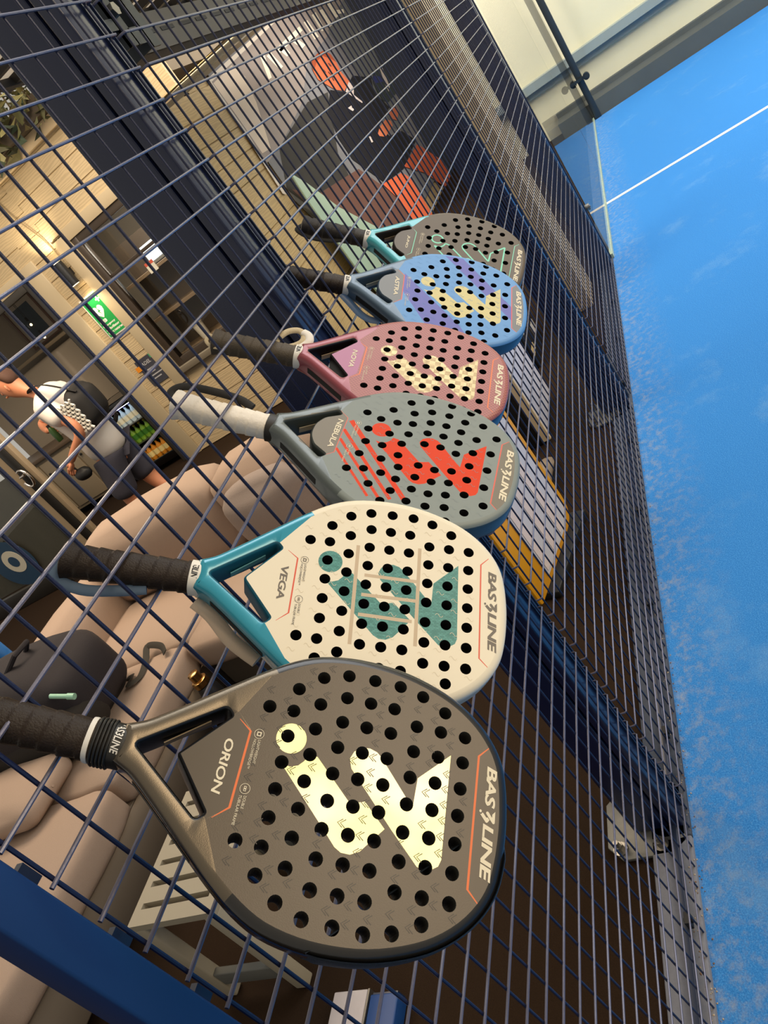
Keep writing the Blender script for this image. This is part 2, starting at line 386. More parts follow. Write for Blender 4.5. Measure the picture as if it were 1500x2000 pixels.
def circ(u, v, r, n=18): return [Vector((u+r*math.cos(2*PI*k/n), v+r*math.sin(2*PI*k/n))) for k in range(n)]
# the mark on the face, traced in racket space
LOGO_A = [(-.0945,.0113),(-.0860,.0098),(-.0790,.0125),(-.0745,.0175),(-.0715,.0250),(-.0633,.0238),(-.0265,-.0103),(-.0137,-.0057),(.0075,-.0252),(-.0110,-.0478),(-.0190,-.0520),(-.0270,-.0520),(-.0334,-.0486),(-.0420,-.0400)]
LOGO_B = [(-.0310,.0205),(-.0340,.0290),(-.0310,.0365),(-.0240,.0415),(-.0171,.0425),(-.0100,.0405),(-.0055,.0370),(.0240,.0045),(.0300,-.0010),(.0312,.0253),(.0600,.0535),(.0612,-.0400),(.0590,-.0460),(.0530,-.0500),(.0460,-.0510),(.0403,-.0500),(.0137,-.0247)]
RING = (-.0905, .0353, .0140)
FACE_L = [(-.118,.0990),(-.1433,.0488),(-.1285,.0352),(-.1285,-.0365),(-.1460,-.0490),(-.1200,-.0980)]
ALL = [(.2,-.2),(.2,.2)]
def ribbon(pts, w, taper=True):
    L_ = []; R_ = []; n = len(pts)
    for i, p in enumerate(pts):
        p = Vector(p); d = (Vector(pts[min(i+1, n-1)])-Vector(pts[max(i-1, 0)])).normalized(); q = Vector((-d.y, d.x))
        ww = w*(.25 if taper and i in (0, n-1) else 1)/2
        L_.append(p+q*ww); R_.append(p-q*ww)
    return L_+R_[::-1]
LN_TIP = [(.1010,.0735),(.0872,.0590),(.0868,-.0592),(.1018,-.0735)]
LN_NAME = [(-.1406,.0425),(-.1283,.0336),(-.1288,-.0355),(-.1413,-.0466)]
PLATE_TIP = [(.1025,.0745),(.0882,.0592),(.0878,-.0594),(.1032,-.0745),(.2,-.08),(.2,.08)]

def make_racket(key, name, label, pose, holes, zones, open_pts, open_r, M, word, word_col, txt_col, textured=None, slot=True, scale=1.0, rim_m=None, plate_zone=None, logo_outline=None, collar='white', grip='dark'):
    """zones: ordered (polygon, material index) on the face; index 0 is the frame itself"""
    t = thing('padel_racket', label, 'racket')
    Rm = Matrix(((pose[0][0], pose[0][1], pose[0][2]), (pose[1][0], pose[1][1], pose[1][2]), (pose[2][0], pose[2][1], pose[2][2])))
    q = Rm.to_quaternion(); t.rotation_mode = 'QUATERNION'; t.rotation_quaternion = q; t.location = pose[3]; t.scale = (scale,)*3
    T = .038
    prof = [(.0095,0),(.0055,-.0006),(.0028,-.0022),(.0009,-.0048),(.0002,-.0085),(0,-.012),(0,-.026),(.0002,-.0295),(.0009,-.0332),(.0028,-.0358),(.0055,-.0374),(.0095,-.038)]
    rings = [[Vector((p.x, p.y, z)) for p in offset(OUT, d)] for d, z in prof]
    op = round_poly(open_pts, open_r)
    if area2(op) < 0: op = op[::-1]
    opo = offset(op, -.0028)     # wider at the very top: a soft edge
    inner = offset(OUT, .0095)
    # constrained triangulation of the whole front
    vs = []; es = []
    def loop(pts, closed=True):
        n0 = len(vs); vs.extend(Vector((p[0], p[1])) for p in pts); n = len(pts)
        es.extend((n0+i, n0+(i+1) % n) for i in range(n if closed else n-1))
    loop(inner); loop(opo)
    circles = [circ(u, v, RH) for u, v in holes]
    for c in circles: loop(c)
    for z, mi in zones: loop(z)
    cv, ce, cf, *_ = delaunay_2d_cdt(vs, es, [], 0, 1e-6)
    fr = MB(); fc = MB(); frf = []; fcf = {}
    for f in cf:
        x = sum(cv[i].x for i in f)/3; y = sum(cv[i].y for i in f)/3
        if not inside(x, y, inner) or inside(x, y, opo): continue
        if any((x-u)**2+(y-v)**2 < (RH*.985)**2 for u, v in holes): continue
        mi = 0
        for z, k in zones:
            if inside(x, y, z): mi = k
        if mi == 0: frf.append(f)
        else: fcf.setdefault(mi, []).append(f)
    fr.add([(v.x, v.y, 0) for v in cv], frf, 0)
    for mi, l_ in fcf.items(): fc.add([(v.x, v.y, 0) for v in cv], l_, mi-1)
    # outer shell
    n = len(OUT)
    fr.loft(rings, 1, cap=False)
    for i_, f in enumerate(fr.f):
        if fr.mi[i_] == 1:
            if fr.v[f[0]][0] < -.112: fr.mi[i_] = 0 if (fr.v[f[0]][2] > -.004 or not M.get('split')) else 1
            elif fr.v[f[0]][2] > -.0025: fr.mi[i_] = 3
    # opening wall
    r0 = [Vector((p.x, p.y, 0)) for p in opo]; r1 = [Vector((p.x, p.y, -.001)) for p in offset(op, -.0012)]; r2 = [Vector((p.x, p.y, -.0035)) for p in op]; r3 = [Vector((p.x, p.y, -T+.0035)) for p in op]; r4 = [Vector((p.x, p.y, -T)) for p in opo]
    fr.loft([r0, r1, r2, r3, r4], 2, cap=False)
    # back side
    bk = [f for f in cf if inside(sum(cv[i].x for i in f)/3, sum(cv[i].y for i in f)/3, inner) and not inside(sum(cv[i].x for i in f)/3, sum(cv[i].y for i in f)/3, opo) and not any((sum(cv[i].x for i in f)/3-u)**2+(sum(cv[i].y for i in f)/3-v)**2 < (RH*.985)**2 for u, v in holes)]
    fr.add([(v.x, v.y, -T) for v in cv], [f[::-1] for f in bk], 1)
    used = None
    o = fr.build('frame', [M['frame'], rim_m or M['rim'], M['inner'], M.get('edge', M['face'][0])], t, fix=True)
    for p in o.data.polygons: p.use_smooth = True
    bm = bmesh.new(); bm.from_mesh(o.data); bmesh.ops.delete(bm, geom=[v for v in bm.verts if not v.link_faces], context='VERTS'); bm.to_mesh(o.data); bm.free()
    o.data.set_sharp_from_angle(angle=.6)
    # hole walls
    for c in circles:
        a = [Vector((p.x, p.y, 0)) for p in c]; b_ = [Vector((p.x, p.y, -T)) for p in c]
        m_ = len(M['face'])
        fc.loft([a, b_], m_, cap=False)
    if textured:
        k0 = len(M['face'])+1
        textured(fc, k0, holes, zones, inner)
    o = fc.build('face', list(M['face'])+[M['hole']]+[M.get('relief', M['face'][0])], t, fix=False)
    bm = bmesh.new(); bm.from_mesh(o.data); bmesh.ops.delete(bm, geom=[v for v in bm.verts if not v.link_faces], context='VERTS'); bm.to_mesh(o.data); bm.free()
    face = o
    # lettering on the tip and the name on the bridge
    e_ = .00035
    g = MB()
    def lay(u0, u1, v0, v1): return lambda s_, r_: (u0+(u1-u0)*r_, v0+(v1-v0)*s_, e_)
    put_text(g, 'BAS', lay(.0962, .1062, .0512, .0130), bold=.03, shear=.2, space=.92)
    put_text(g, 'LINE', lay(.0962, .1062, -.0015, -.0505), bold=.03, shear=.2, space=.92)
    k = .093
    mini = lambda p: (.0925+(p[0]+.0946)*k, .0088+(p[1]-.0349)*k*1.15, e_)
    g.poly([mini(p) for p in LOGO_A]); g.poly([mini(p) for p in LOGO_B]); g.poly([mini((RING[0]+.0128*math.cos(a_/12*2*PI), RING[1]+.0128*math.sin(a_/12*2*PI))) for a_ in range(12)])
    g.build('tip_lettering', txt_col, face, fix=False)
    g = MB(); w0, w1, h0, h1 = word[1]
    put_text(g, word[0], lay(h0, h1, w0, w1), bold=.02, shear=.12, space=.95); g.build('name_lettering', word_col, face, fix=False)
    g = MB()
    sk = lambda u, v: (lambda s_, r_: (u[0]+(u[1]-u[0])*r_+0*s_, v[0]+(v[1]-v[0])*s_, e_))
    put_text(g, 'LIGHTWEIGHT', sk((-.1195, -.1170), (.0270, .0052)), bold=.0, shear=0)
    put_text(g, 'HOLLOWBRIDGE\u2122', sk((-.1235, -.1210), (.0270, .0000)), bold=.0, shear=0)
    put_text(g, 'DOUBLE', sk((-.1195, -.1170), (-.0235, -.0345)), bold=.0, shear=0)
    put_text(g, 'TUBULAR FRAME', sk((-.1235, -.1210), (-.0235, -.0490)), bold=.0, shear=0)
    for vc in (.0325, -.0175):
        for r_ in (.0046,):
            a_ = circ(-.1200, vc, r_, 20); b_ = circ(-.1200, vc, r_-.0004, 20)
            g.add([(p.x, p.y, e_) for p in a_]+[(p.x, p.y, e_) for p in b_], [(i, (i+1) % 20, 20+(i+1) % 20, 20+i) for i in range(20)])
        for dv in ((-.0011, .0011) if vc < 0 else (0,)):
            s_ = .0011 if vc < 0 else .0020
            q1 = [(-.1200-s_, vc+dv-s_), (-.1200+s_, vc+dv-s_), (-.1200+s_, vc+dv+s_), (-.1200-s_, vc+dv+s_)]; q2 = [(-.1200+(p[0]+.1200)*.55, vc+dv+(p[1]-vc-dv)*.55) for p in q1]
            g.add([(p[0], p[1], e_) for p in q1+q2], [(i, (i+1) % 4, 4+(i+1) % 4, 4+i) for i in range(4)])
    g.build('small_print', M.get('print', word_col), face, fix=False)
    # tan insert on the inside wall of the upper arm, dark channels along the outer arms
    if slot:
        A = Vector((-.207, .0085)); B = Vector((-.164, .0440)); d = (B-A).normalized(); q_ = Vector((d.y, -d.x))
        g = MB(); P_ = [A+d*.006, B-d*.004]
        g.add([(P_[0].x+q_.x*a_, P_[0].y+q_.y*a_, z) for a_ in (.0005, .0016) for z in (-.017, -.026)]+[(P_[1].x+q_.x*a_, P_[1].y+q_.y*a_, z) for a_ in (.0005, .0016) for z in (-.017, -.026)],
              [(0,1,3,2),(4,6,7,5),(0,4,5,1),(2,3,7,6),(0,2,6,4),(1,5,7,3)]); g.build('bridge_insert', M.get('insert', MATS['painted_trim']), t)
    for sg in (1, -1):
        g = MB()
        idx = [i for i, p in enumerate(OUT) if -.222 < p.x < -.150 and p.y*sg > 0]
        P_ = [OUT[i] for i in idx]
        if sg > 0: P_ = P_
        for i in range(len(P_)-1):
            a_, b_ = P_[i], P_[i+1]; d = (b_-a_).normalized(); q_ = Vector((d.y, -d.x))*.0004
            g.add([(a_.x+q_.x, a_.y+q_.y, -.014), (b_.x+q_.x, b_.y+q_.y, -.014), (b_.x+q_.x, b_.y+q_.y, -.025), (a_.x+q_.x, a_.y+q_.y, -.025)], [(0,1,2,3)])
        g.build('side_channel', M['hole'], t)
    # handle: tape-wrapped octagonal grip with spiral ridges
    def sect(u, rv, rn, n=20, ph=0):
        return [Vector((u, rv*math.copysign(abs(math.cos(a_))**.8, math.cos(a_)), -T/2+rn*math.copysign(abs(math.sin(a_))**.8, math.sin(a_)))) for a_ in [2*PI*k_/n for k_ in range(n)]]
    g = MB(); rr = []; U0, U1 = -.243, -.385; steps = 80
    for i in range(steps+1):
        u = U0+(U1-U0)*i/steps; s_ = i/steps
        base = .0172+.0012*s_+(.0028*max(0, (s_-.90)/.10)); ring_ = []
        for k_ in range(20):
            a_ = 2*PI*k_/20; ph = ((u/.0165)+k_/20) % 1.0; b_ = base+.0015*(1-ph)
            ring_.append(Vector((u, b_*math.copysign(abs(math.cos(a_))**.8, math.cos(a_)), -T/2+b_*.93*math.copysign(abs(math.sin(a_))**.8, math.sin(a_)))))
        rr.append(ring_)
    rr += [sect(U1-.002, .018, .017), sect(U1-.0035, .013, .012)]
    g.loft(rr); g.build('grip', M['grip'], t, smooth=True)
    g = MB(); g.loft([sect(-.232, .0190, .0180), sect(-.2325, .0196, .0186), sect(-.2445, .0198, .0188), sect(-.245, .0190, .0180)]); col_o = g.build('collar', M['collar'], t, smooth=True)
    if collar == 'white' or collar == 'rings':
        g = MB()
        def wrap(s_, r_):
            a_ = .15+.80*(1-2*s_)  # around the front of the collar
            rad = .0200 if collar == 'white' else .0206
            return (-.2425+.0072*r_, rad*math.sin(a_)*1.0, -T/2+rad*.955*math.cos(a_)+.0003)
        put_text(g, 'BAS3LINE', wrap, bold=.02, shear=.2); g.build('collar_lettering', dark if collar == 'white' else MATS['white_print'], col_o, fix=False)
    if collar == 'rings':
        for i in range(5):
            g = MB(); g.loft([sect(-.2455-.0032*i+.0014*math.cos(a_), .0202+.0014*math.sin(a_), .0192+.0014*math.sin(a_)) for a_ in [2*PI*k_/8 for k_ in range(8)]], closed=True); g.build('rubber_ring', M['collar'], t, smooth=True)
        g = MB(); g.loft([sect(-.2615, .0196, .0186), sect(-.2635, .0199, .0189), sect(-.2660, .0196, .0186)]); g.build('white_stripe', MATS['white_print'], t, smooth=True)
    return t, face

POSES = {'orion': {'s': 0.896, 'R': [[0.08681, 0.96556, -0.24529], [-0.64738, -0.13247, -0.75057], [-0.75721, 0.22395, 0.61358]], 't': [0.00202, -0.19806, 1.32761]}, 'vega': {'s': 0.8860000000000001, 'R': [[0.15541, 0.93484, -0.31926], [-0.69619, -0.12564, -0.70678], [-0.70084, 0.33211, 0.6313]], 't': [0.21533, -0.19567, 1.35006]}, 'nebula': {'s': 0.9040000000000001, 'R': [[-0.02273, 0.98339, -0.18007], [-0.71616, -0.14169, -0.6834], [-0.69756, 0.11342, 0.70749]], 't': [0.46961, -0.19627, 1.3565]}, 'nova': {'s': 0.8860000000000001, 'R': [[0.04958, 0.97278, -0.22637], [-0.72819, -0.11991, -0.6748], [-0.68358, 0.19829, 0.70243]], 't': [0.68421, -0.18113, 1.37597]}, 'astra': {'s': 0.9200000000000002, 'R': [[0.13872, 0.94783, -0.28701], [-0.69631, -0.11273, -0.70884], [-0.70421, 0.29817, 0.64434]], 't': [0.99785, -0.18576, 1.36004]}, 'juno': {'s': 0.9160000000000001, 'R': [[0.02625, 0.9285, -0.37041], [-0.70553, -0.2453, -0.66488], [-0.7082, 0.27878, 0.64864]], 't': [1.22308, -0.17619, 1.36924]}}
def pose(k):
    p = POSES[k]; return (p['R'][0], p['R'][1], p['R'][2], p['t'])
def sh(pts, du, dv): return [(a+du, b_+dv) for a, b_ in pts]
def ringz(du=0, dv=0, r=None): return circ(RING[0]+du, RING[1]+dv, r or RING[2], 32)
OPEN_A = [(-.2225,0),(-.1545,.0500),(-.1488,.0440),(-.1862,0),(-.1488,-.0440),(-.1545,-.0500)]
OPEN_B = [(-.2215,.001),(-.1545,.0495),(-.1490,.0430),(-.170,.0300),(-.1800,.0120),(-.1800,-.0120),(-.170,-.0300),(-.1490,-.0430),(-.1545,-.0495)]
def facez(L): return [(-.09,.2)]+L+[(-.09,-.2),(.2,-.2),(.2,.2)]
grip_m = mat('dark_grip_tape', '#271c12', .5, spec=.3, bump=.4, scale=500, var=.15)
white_grip = mat('white_grip_tape', '#e8dfcf', .75, bump=.5, scale=120, var=.05)
hole_m = mat('hole_foam', '#15130f', .8)
hole_g = mat('hole_foam_grey', '#3d3b33', .7)
W_ = mat('white_lettering', '#e0d4b6', .5)
orange = mat('orange_line', '#e06a2c', .45)
coral = mat('coral_line', '#d9563c', .45)

def no_hole(u, v, holes, r=.0115): return all((u-a)**2+(v-b_)**2 > r*r for a, b_ in holes)
def chevrons(fc, mi, holes, zones, inner):
    """small double arrow marks moulded over the carbon face"""
    for i in range(-7, 7):
        for j in range(-9, 10):
            u = i*.0178+.004; v = j*.0140+(.007 if i % 2 else 0)
            if not inside(u, v, zones[0][0]) or not inside(u+.006, v+.005, inner) or not inside(u-.006, v-.005, inner) or not inside(u, v-.006, inner) or not inside(u, v+.006, inner) or not no_hole(u, v, holes, .0098) or u > .084: continue
            for d in (0, .0026):
                pts = [(u+.0036+d-.002, v+.0036), (u-.0010+d-.002, v), (u+.0036+d-.002, v-.0036)]
                p = ribbon(pts, .0007, False); fc.add([(q.x, q.y, .0002) for q in p], [(0, 1, 4, 5), (1, 2, 3, 4)], mi)
def squiggles(fc, mi, holes, zones, inner):
    for i in range(-7, 7):
        for j in range(-9, 10):
            u = i*.0178+.004; v = j*.0140+(.007 if i % 2 else 0)
            if not inside(u, v, zones[0][0]) or not inside(u+.008, v+.006, inner) or not inside(u-.006, v-.006, inner) or not no_hole(u, v, holes, .0105) or u > .084: continue
            pts = [(u-.0045+.0015*k, v+.0022*math.sin(k*1.05)) for k in range(7)]
            p = ribbon(pts, .0005, False); n = 7; fc.add([(q.x, q.y, .0002) for q in p], [(k, k+1, 2*n-2-k, 2*n-1-k) for k in range(n-1)], mi)

# ORION
carbon = mat('carbon_face', '#453620', .38, bump=.05, scale=900, var=.08, spec=.6)
carbon_pl = mat('carbon_plate', '#40331f', .38, spec=.6)
def foil(name, a, b_):
    m = mat(name, a, .3, .35, var=0); nt = m.node_tree; b = nt.nodes['Principled BSDF']
    tc = N(m, 'ShaderNodeTexCoord'); no = N(m, 'ShaderNodeTexNoise'); no.inputs['Scale'].default_value = 14; cr = N(m, 'ShaderNodeValToRGB')
    cr.color_ramp.elements[0].position = .4; cr.color_ramp.elements[1].position = .6; cr.color_ramp.elements[0].color = lin(a); cr.color_ramp.elements[1].color = lin(b_)
    nt.links.new(tc.outputs['Object'], no.inputs['Vector']); nt.links.new(no.outputs['Fac'], cr.inputs['Fac']); nt.links.new(cr.outputs['Color'], b.inputs['Base Color']); return m
orion_M = dict(split=1, edge=mat('black_edge', '#1a1815', .3, coat=.3), frame=mat('gunmetal_frame', '#6e6455', .3, .8, bump=.05, scale=900), rim=mat('black_rim', '#0c0e11', .22, coat=.5), inner=mat('black_inner', '#0d0c0b', .35),
    face=[carbon, carbon_pl, foil('cream_foil', '#eee0b8', '#e6e39a'), orange], hole=hole_g, relief=mat('carbon_relief', '#2f2921', .4), grip=grip_m, collar=mat('black_rubber', '#17150f', .45), insert=mat('bronze_insert', '#8a7a60', .4, .3))
z = [(facez(FACE_L), 1), ([(-.1433,.0488),(-.1285,.0340),(-.1288,-.0357),(-.1460,-.0490),(-.19,-.003),(-.19,.003)], 2), (PLATE_TIP, 2), (LOGO_A, 3), (LOGO_B, 3), (ringz(), 3), (ribbon(LN_TIP, .0021), 4), (ribbon(LN_NAME, .0021), 4)]
r1_, _ = make_racket('orion', 'ORION', 'black racket lettered ORION with a pale foil mark, the nearest of the row', pose('orion'), HOLES_A, z, OPEN_A, [.004,.0035,.0015,.003,.0015,.0035], orion_M, ('ORION', (.0225, -.0270, -.1482, -.1400)), W_, W_, textured=chevrons, scale=POSES['orion']['s'], collar='rings')
# dark edge protector on the lower right rim of the nearest racket
g = MB(); idx = [p for p in OUT if p.y < .02 and p.x > -.045]
rings = []
for i, p in enumerate(idx):
    a = idx[max(i-1, 0)]; b_ = idx[min(i+1, len(idx)-1)]; d = (b_-a).normalized(); q = Vector((d.y, -d.x)); e = min(1, i/4, (len(idx)-1-i)/4)
    rings.append([Vector((p.x+q.x*o_, p.y+q.y*o_, z_)) for o_, z_ in ((.0003, -.019+.0175*max(e,.15)), (.0016, -.019+.015*max(e,.15)), (.0020, -.019), (.0016, -.019-.015*max(e,.15)), (.0003, -.019-.0175*max(e,.15)))])
g.loft(rings, cap=False); g.build('edge_protector', mat('protector_grey', '#20272e', .5, bump=.3, scale=600), r1_, smooth=True, fix=False)

# VEGA
teal = mat('teal_frame', '#2590a6', .25, .15, coat=.6)
woven = mat('woven_teal', '#2f7c74', .45); nt = woven.node_tree; b = nt.nodes['Principled BSDF']
tc = N(woven, 'ShaderNodeTexCoord'); br = N(woven, 'ShaderNodeTexBrick'); br.inputs['Scale'].default_value = 130; br.inputs['Color1'].default_value = lin('#2c7d74'); br.inputs['Color2'].default_value = lin('#4f9c92'); br.inputs['Mortar'].default_value = lin('#1f5d5c')
nt.links.new(tc.outputs['Object'], br.inputs['Vector']); nt.links.new(br.outputs['Color'], b.inputs['Base Color'])
vega_M = dict(frame=teal, rim=mat('white_rim', '#e2d8c2', .35, coat=.3), inner=mat('teal_inner', '#1a5d70', .4), face=[mat('white_face', '#eadfc4', .45, spec=.4), woven, coral, mat('tan_tape', '#c9b394', .6)], hole=hole_m, relief=mat('white_relief', '#dccfb2', .5), grip=grip_m, collar=mat('white_band', '#e4dfd2', .5), insert=mat('teal_insert', '#6fb3ba', .35), print=mat('grey_print', '#5f5850', .5))
strips = [ribbon(p, .0042, False) for p in ([(-.0605,.0619),(-.0580,-.0627)], [(.0127,.0694),(.0143,-.0551)], [(-.0497,.0240),(.0120,.0247)], [(-.0510,-.0010),(.0122,-.0001)], [(-.0522,-.0258),(.0089,-.0261)])]
z = [([(-.1076,.1081),(-.100,.2),(.2,.2),(.2,-.2),(-.10,-.2),(-.1195,-.0955),(-.1544,-.0486),(-.2,-.006),(-.2,.006),(-.1534,.0481)], 1), (LOGO_A, 2), (LOGO_B, 2), (ringz(), 2)] + [(s_, 4) for s_ in strips] + [(ribbon(LN_TIP, .0018), 3), (ribbon(LN_NAME, .0018), 3)]
greyL = mat('grey_lettering', '#6a6258', .5)
r2_, _ = make_racket('vega', 'VEGA', 'white racket lettered VEGA with teal arms, second in the row behind the black one', pose('vega'), HOLES_A, z, OPEN_A, [.004,.0035,.0015,.006,.0015,.0035], vega_M, ('VEGA', (.0215, -.0205, -.1450, -.1365)), greyL, greyL, textured=squiggles, scale=POSES['vega']['s'])
# NEBULA
neb_M = dict(frame=mat('olive_grey_frame', '#5d6460', .32, .2, coat=.3), rim=mat('slate_rim', '#33424a', .35, coat=.3), inner=mat('olive_inner', '#3c413d', .4), face=[mat('cool_grey_face', '#828a84', .5, spec=.4), mat('taupe_plate', '#746b58', .45), mat('signal_orange', '#dc3d0c', .6, spec=.3), coral], hole=hole_m, relief=mat('grey_relief', '#7d8786', .5), grip=white_grip, collar=mat('black_band', '#26221c', .5), insert=mat('sand_insert', '#a79a80', .4))
NF = [(-.1508,.0498),(-.137,.0378),(-.1373,-.0354),(-.1516,-.0482),(-.1245,-.0897)]
st = [ribbon(p, w, False) for p, w in (([(-.1310,.0345),(-.0265,-.0900)], .0075), ([(-.1365,.0135),(-.0440,-.0960)], .0052), ([(-.1368,-.0065),(-.0590,-.0985)], .0045), ([(-.1370,-.0265),(-.0740,-.1000)], .0040))]
z = [(facez(NF), 1)] + [(s_, 3) for s_ in st] + [([(-.137,.0378),(-.1373,-.0354),(-.1516,-.0482),(-.19,-.03),(-.19,.03),(-.1508,.0498)], 2), (PLATE_TIP, 2), (sh(LOGO_A, .006, -.005), 3), (sh(LOGO_B, .006, -.005), 3), (ringz(.005, -.005), 3), (ribbon(LN_TIP, .0018), 4), (ribbon(NF[:4], .0012), 4)]
r3_, _ = make_racket('nebula', 'NEBULA', 'grey racket lettered NEBULA with an orange mark and a white wrapped handle', pose('nebula'), HOLES_B, z, OPEN_B, [.004,.0035,.0015,.006,.01,.01,.006,.0015,.0035], neb_M, ('NEBULA', (.0315, -.0280, -.1495, -.1412)), W_, W_, textured=squiggles, scale=POSES['nebula']['s'], collar='black')
# NOVA
rose = mat('rose_face', '#a9625a', .4, spec=.5); nt = rose.node_tree; b = nt.nodes['Principled BSDF']
tc = N(rose, 'ShaderNodeTexCoord'); ck = N(rose, 'ShaderNodeTexChecker'); ck.inputs['Scale'].default_value = 330; ck.inputs['Color1'].default_value = lin('#ae6a60'); ck.inputs['Color2'].default_value = lin('#94534f')
nt.links.new(tc.outputs['Object'], ck.inputs['Vector']); nt.links.new(ck.outputs['Color'], b.inputs['Base Color'])
goldc = mat('gold_checker', '#cbb583', .4, .2); nt = goldc.node_tree; b = nt.nodes['Principled BSDF']
tc = N(goldc, 'ShaderNodeTexCoord'); ck = N(goldc, 'ShaderNodeTexChecker'); ck.inputs['Scale'].default_value = 105; ck.inputs['Color1'].default_value = lin('#dcc795'); ck.inputs['Color2'].default_value = lin('#a88f63')
nt.links.new(tc.outputs['Object'], ck.inputs['Vector']); nt.links.new(ck.outputs['Color'], b.inputs['Base Color'])
nova_M = dict(frame=mat('rose_gloss_frame', '#8f444c', .3, .2, coat=.25), rim=mat('deep_navy_rim', '#1b2947', .25, coat=.5), inner=mat('burgundy_inner', '#160b0d', .35), face=[rose, goldc, mat('neon_orange', '#f07a3e', .5), mat('magenta_bridge', '#863858', .32, .2, coat=.25)], hole=hole_m, grip=mat('khaki_grip_tape', '#4d4334', .65, bump=.4, scale=500, var=.15), collar=MATS['white_band'], insert=mat('tan_insert', '#b39a80', .4))
NV = [(-.1445,.0490),(-.1316,.0305),(-.1331,-.035),(-.1445,-.0470)]
z = [([(-.1208,.0850),(-.11,.2),(.2,.2),(.2,-.2),(-.11,-.2),(-.1326,-.0880)]+NV[::-1], 1), ([(-.1316,.0305),(-.1331,-.035),(-.1445,-.0470),(-.19,-.003),(-.19,.003),(-.1445,.0490)], 4), (sh(LOGO_A, .001, 0), 2), (sh(LOGO_B, .002, 0), 2), (ringz(), 2), (ribbon(LN_TIP, .0018), 3), (ribbon(LN_NAME, .0018), 3)]
r4_, _ = make_racket('nova', 'NOVA', 'rose racket lettered NOVA with a gold checkered mark and beige loop at its collar', pose('nova'), HOLES_A, z, OPEN_A, [.004,.0035,.0015,.003,.0015,.0035], nova_M, ('NOVA', (.0215, -.0230, -.1500, -.1415)), W_, W_, scale=POSES['nova']['s'])
# ASTRA
astra_M = dict(frame=mat('slate_frame', '#54697a', .35, .2, coat=.3), rim=mat('petrol_rim', '#264a66', .35, coat=.3), inner=mat('slate_inner', '#3a4b5a', .4), face=[mat('sky_face', '#6098cf', .5), mat('violet_band', '#6467b4', .5), mat('slate_plate', '#76797a', .45), mat('straw_mark', '#d3c78c', .5, bump=.4, scale=400, var=.08), coral], hole=hole_m, relief=mat('sky_relief', '#5288be', .5), grip=grip_m, collar=MATS['white_band'], insert=mat('mist_insert', '#9aa2a0', .4))
AF = [(-.1426,.0536),(-.1300,.0393),(-.1304,-.0335),(-.1443,-.0471),(-.1183,-.0896)]
z = [(facez(AF), 1), ([(-.0685,.14),(-.0300,.14),(.13,-.052),(.13,-.086),(.087,-.0391)], 2), ([(-.1300,.0450),(-.1300,-.0080),(-.0500,-.1400),(.020,-.1400),(-.014,-.0793)], 2), ([(-.1300,.0393),(-.1304,-.0335),(-.1443,-.0471),(-.19,-.03),(-.19,.03),(-.1426,.0536)], 3), (PLATE_TIP, 3), (sh(LOGO_A, .005, -.004), 4), (sh(LOGO_B, .004, -.005), 4), (ringz(.008, -.003), 4), (ribbon(LN_TIP, .0018), 5), (ribbon([(-.1426,.0500),(-.1300,.0380),(-.1304,-.0330),(-.1443,-.0450)], .0018), 5)]
r5_, _ = make_racket('astra', 'ASTRA', 'sky blue racket lettered ASTRA with violet bands and a straw coloured mark', pose('astra'), HOLES_B, z, OPEN_B, [.004,.0035,.0015,.006,.01,.01,.006,.0015,.0035], astra_M, ('ASTRA', (.0310, -.0235, -.1470, -.1385)), W_, W_, textured=squiggles, scale=POSES['astra']['s'])
# JUNO
juno_M = dict(frame=mat('aqua_frame', '#3fa0a8', .3, .1, coat=.5), rim=mat('graphite_rim', '#30373a', .35, coat=.3), inner=mat('brown_inner', '#2b251e', .5), face=[mat('umber_face', '#5c4f3c', .5), mat('umber_plate', '#5c5142', .45), mat('mint_line', '#7fd9b8', .5)], hole=hole_m, grip=mat('espresso_grip_tape', '#221b15', .6, bump=.4, scale=500), collar=MATS['white_band'], insert=mat('brown_insert', '#8b7b66', .4))
JF = [(-.1458,.0512),(-.1381,.0395),(-.1373,-.0352),(-.1458,-.0470)]
def closed(p, w): return [ribbon(p[i:i+1]+[p[(i+1) % len(p)]], w, False) for i in range(len(p))]
z = [([(-.102,.125),(-.09,.2),(.2,.2),(.2,-.2),(-.09,-.2),(-.105,-.110)]+JF[::-1], 1), ([(-.1381,.0395),(-.1373,-.0352),(-.1458,-.0470),(-.19,-.03),(-.19,.03),(-.1458,.0512)], 2), (PLATE_TIP, 2)]
for s_ in closed(sh(LOGO_A, .006, -.006), .0034)+closed(sh(LOGO_B, .006, -.006), .0034): z.append((s_, 3))
z += [(ringz(.005, -.007, .0145), 3), (ringz(.005, -.007, .0108), 1), (ribbon(LN_TIP, .0016), 3), (ribbon([(-.1426,.0430),(-.1345,.0350),(-.1335,-.0330),(-.1426,-.0430)], .0016), 3)]
r6_, _ = make_racket('juno', 'JUNO', 'brown racket lettered JUNO with a mint outline mark, the farthest of the row', pose('juno'), HOLES_B, z, OPEN_B, [.004,.0035,.0015,.006,.01,.01,.006,.0015,.0035], juno_M, ('JUNO', (.0190, -.0205, -.1520, -.1450)), W_, W_, scale=POSES['juno']['s'])

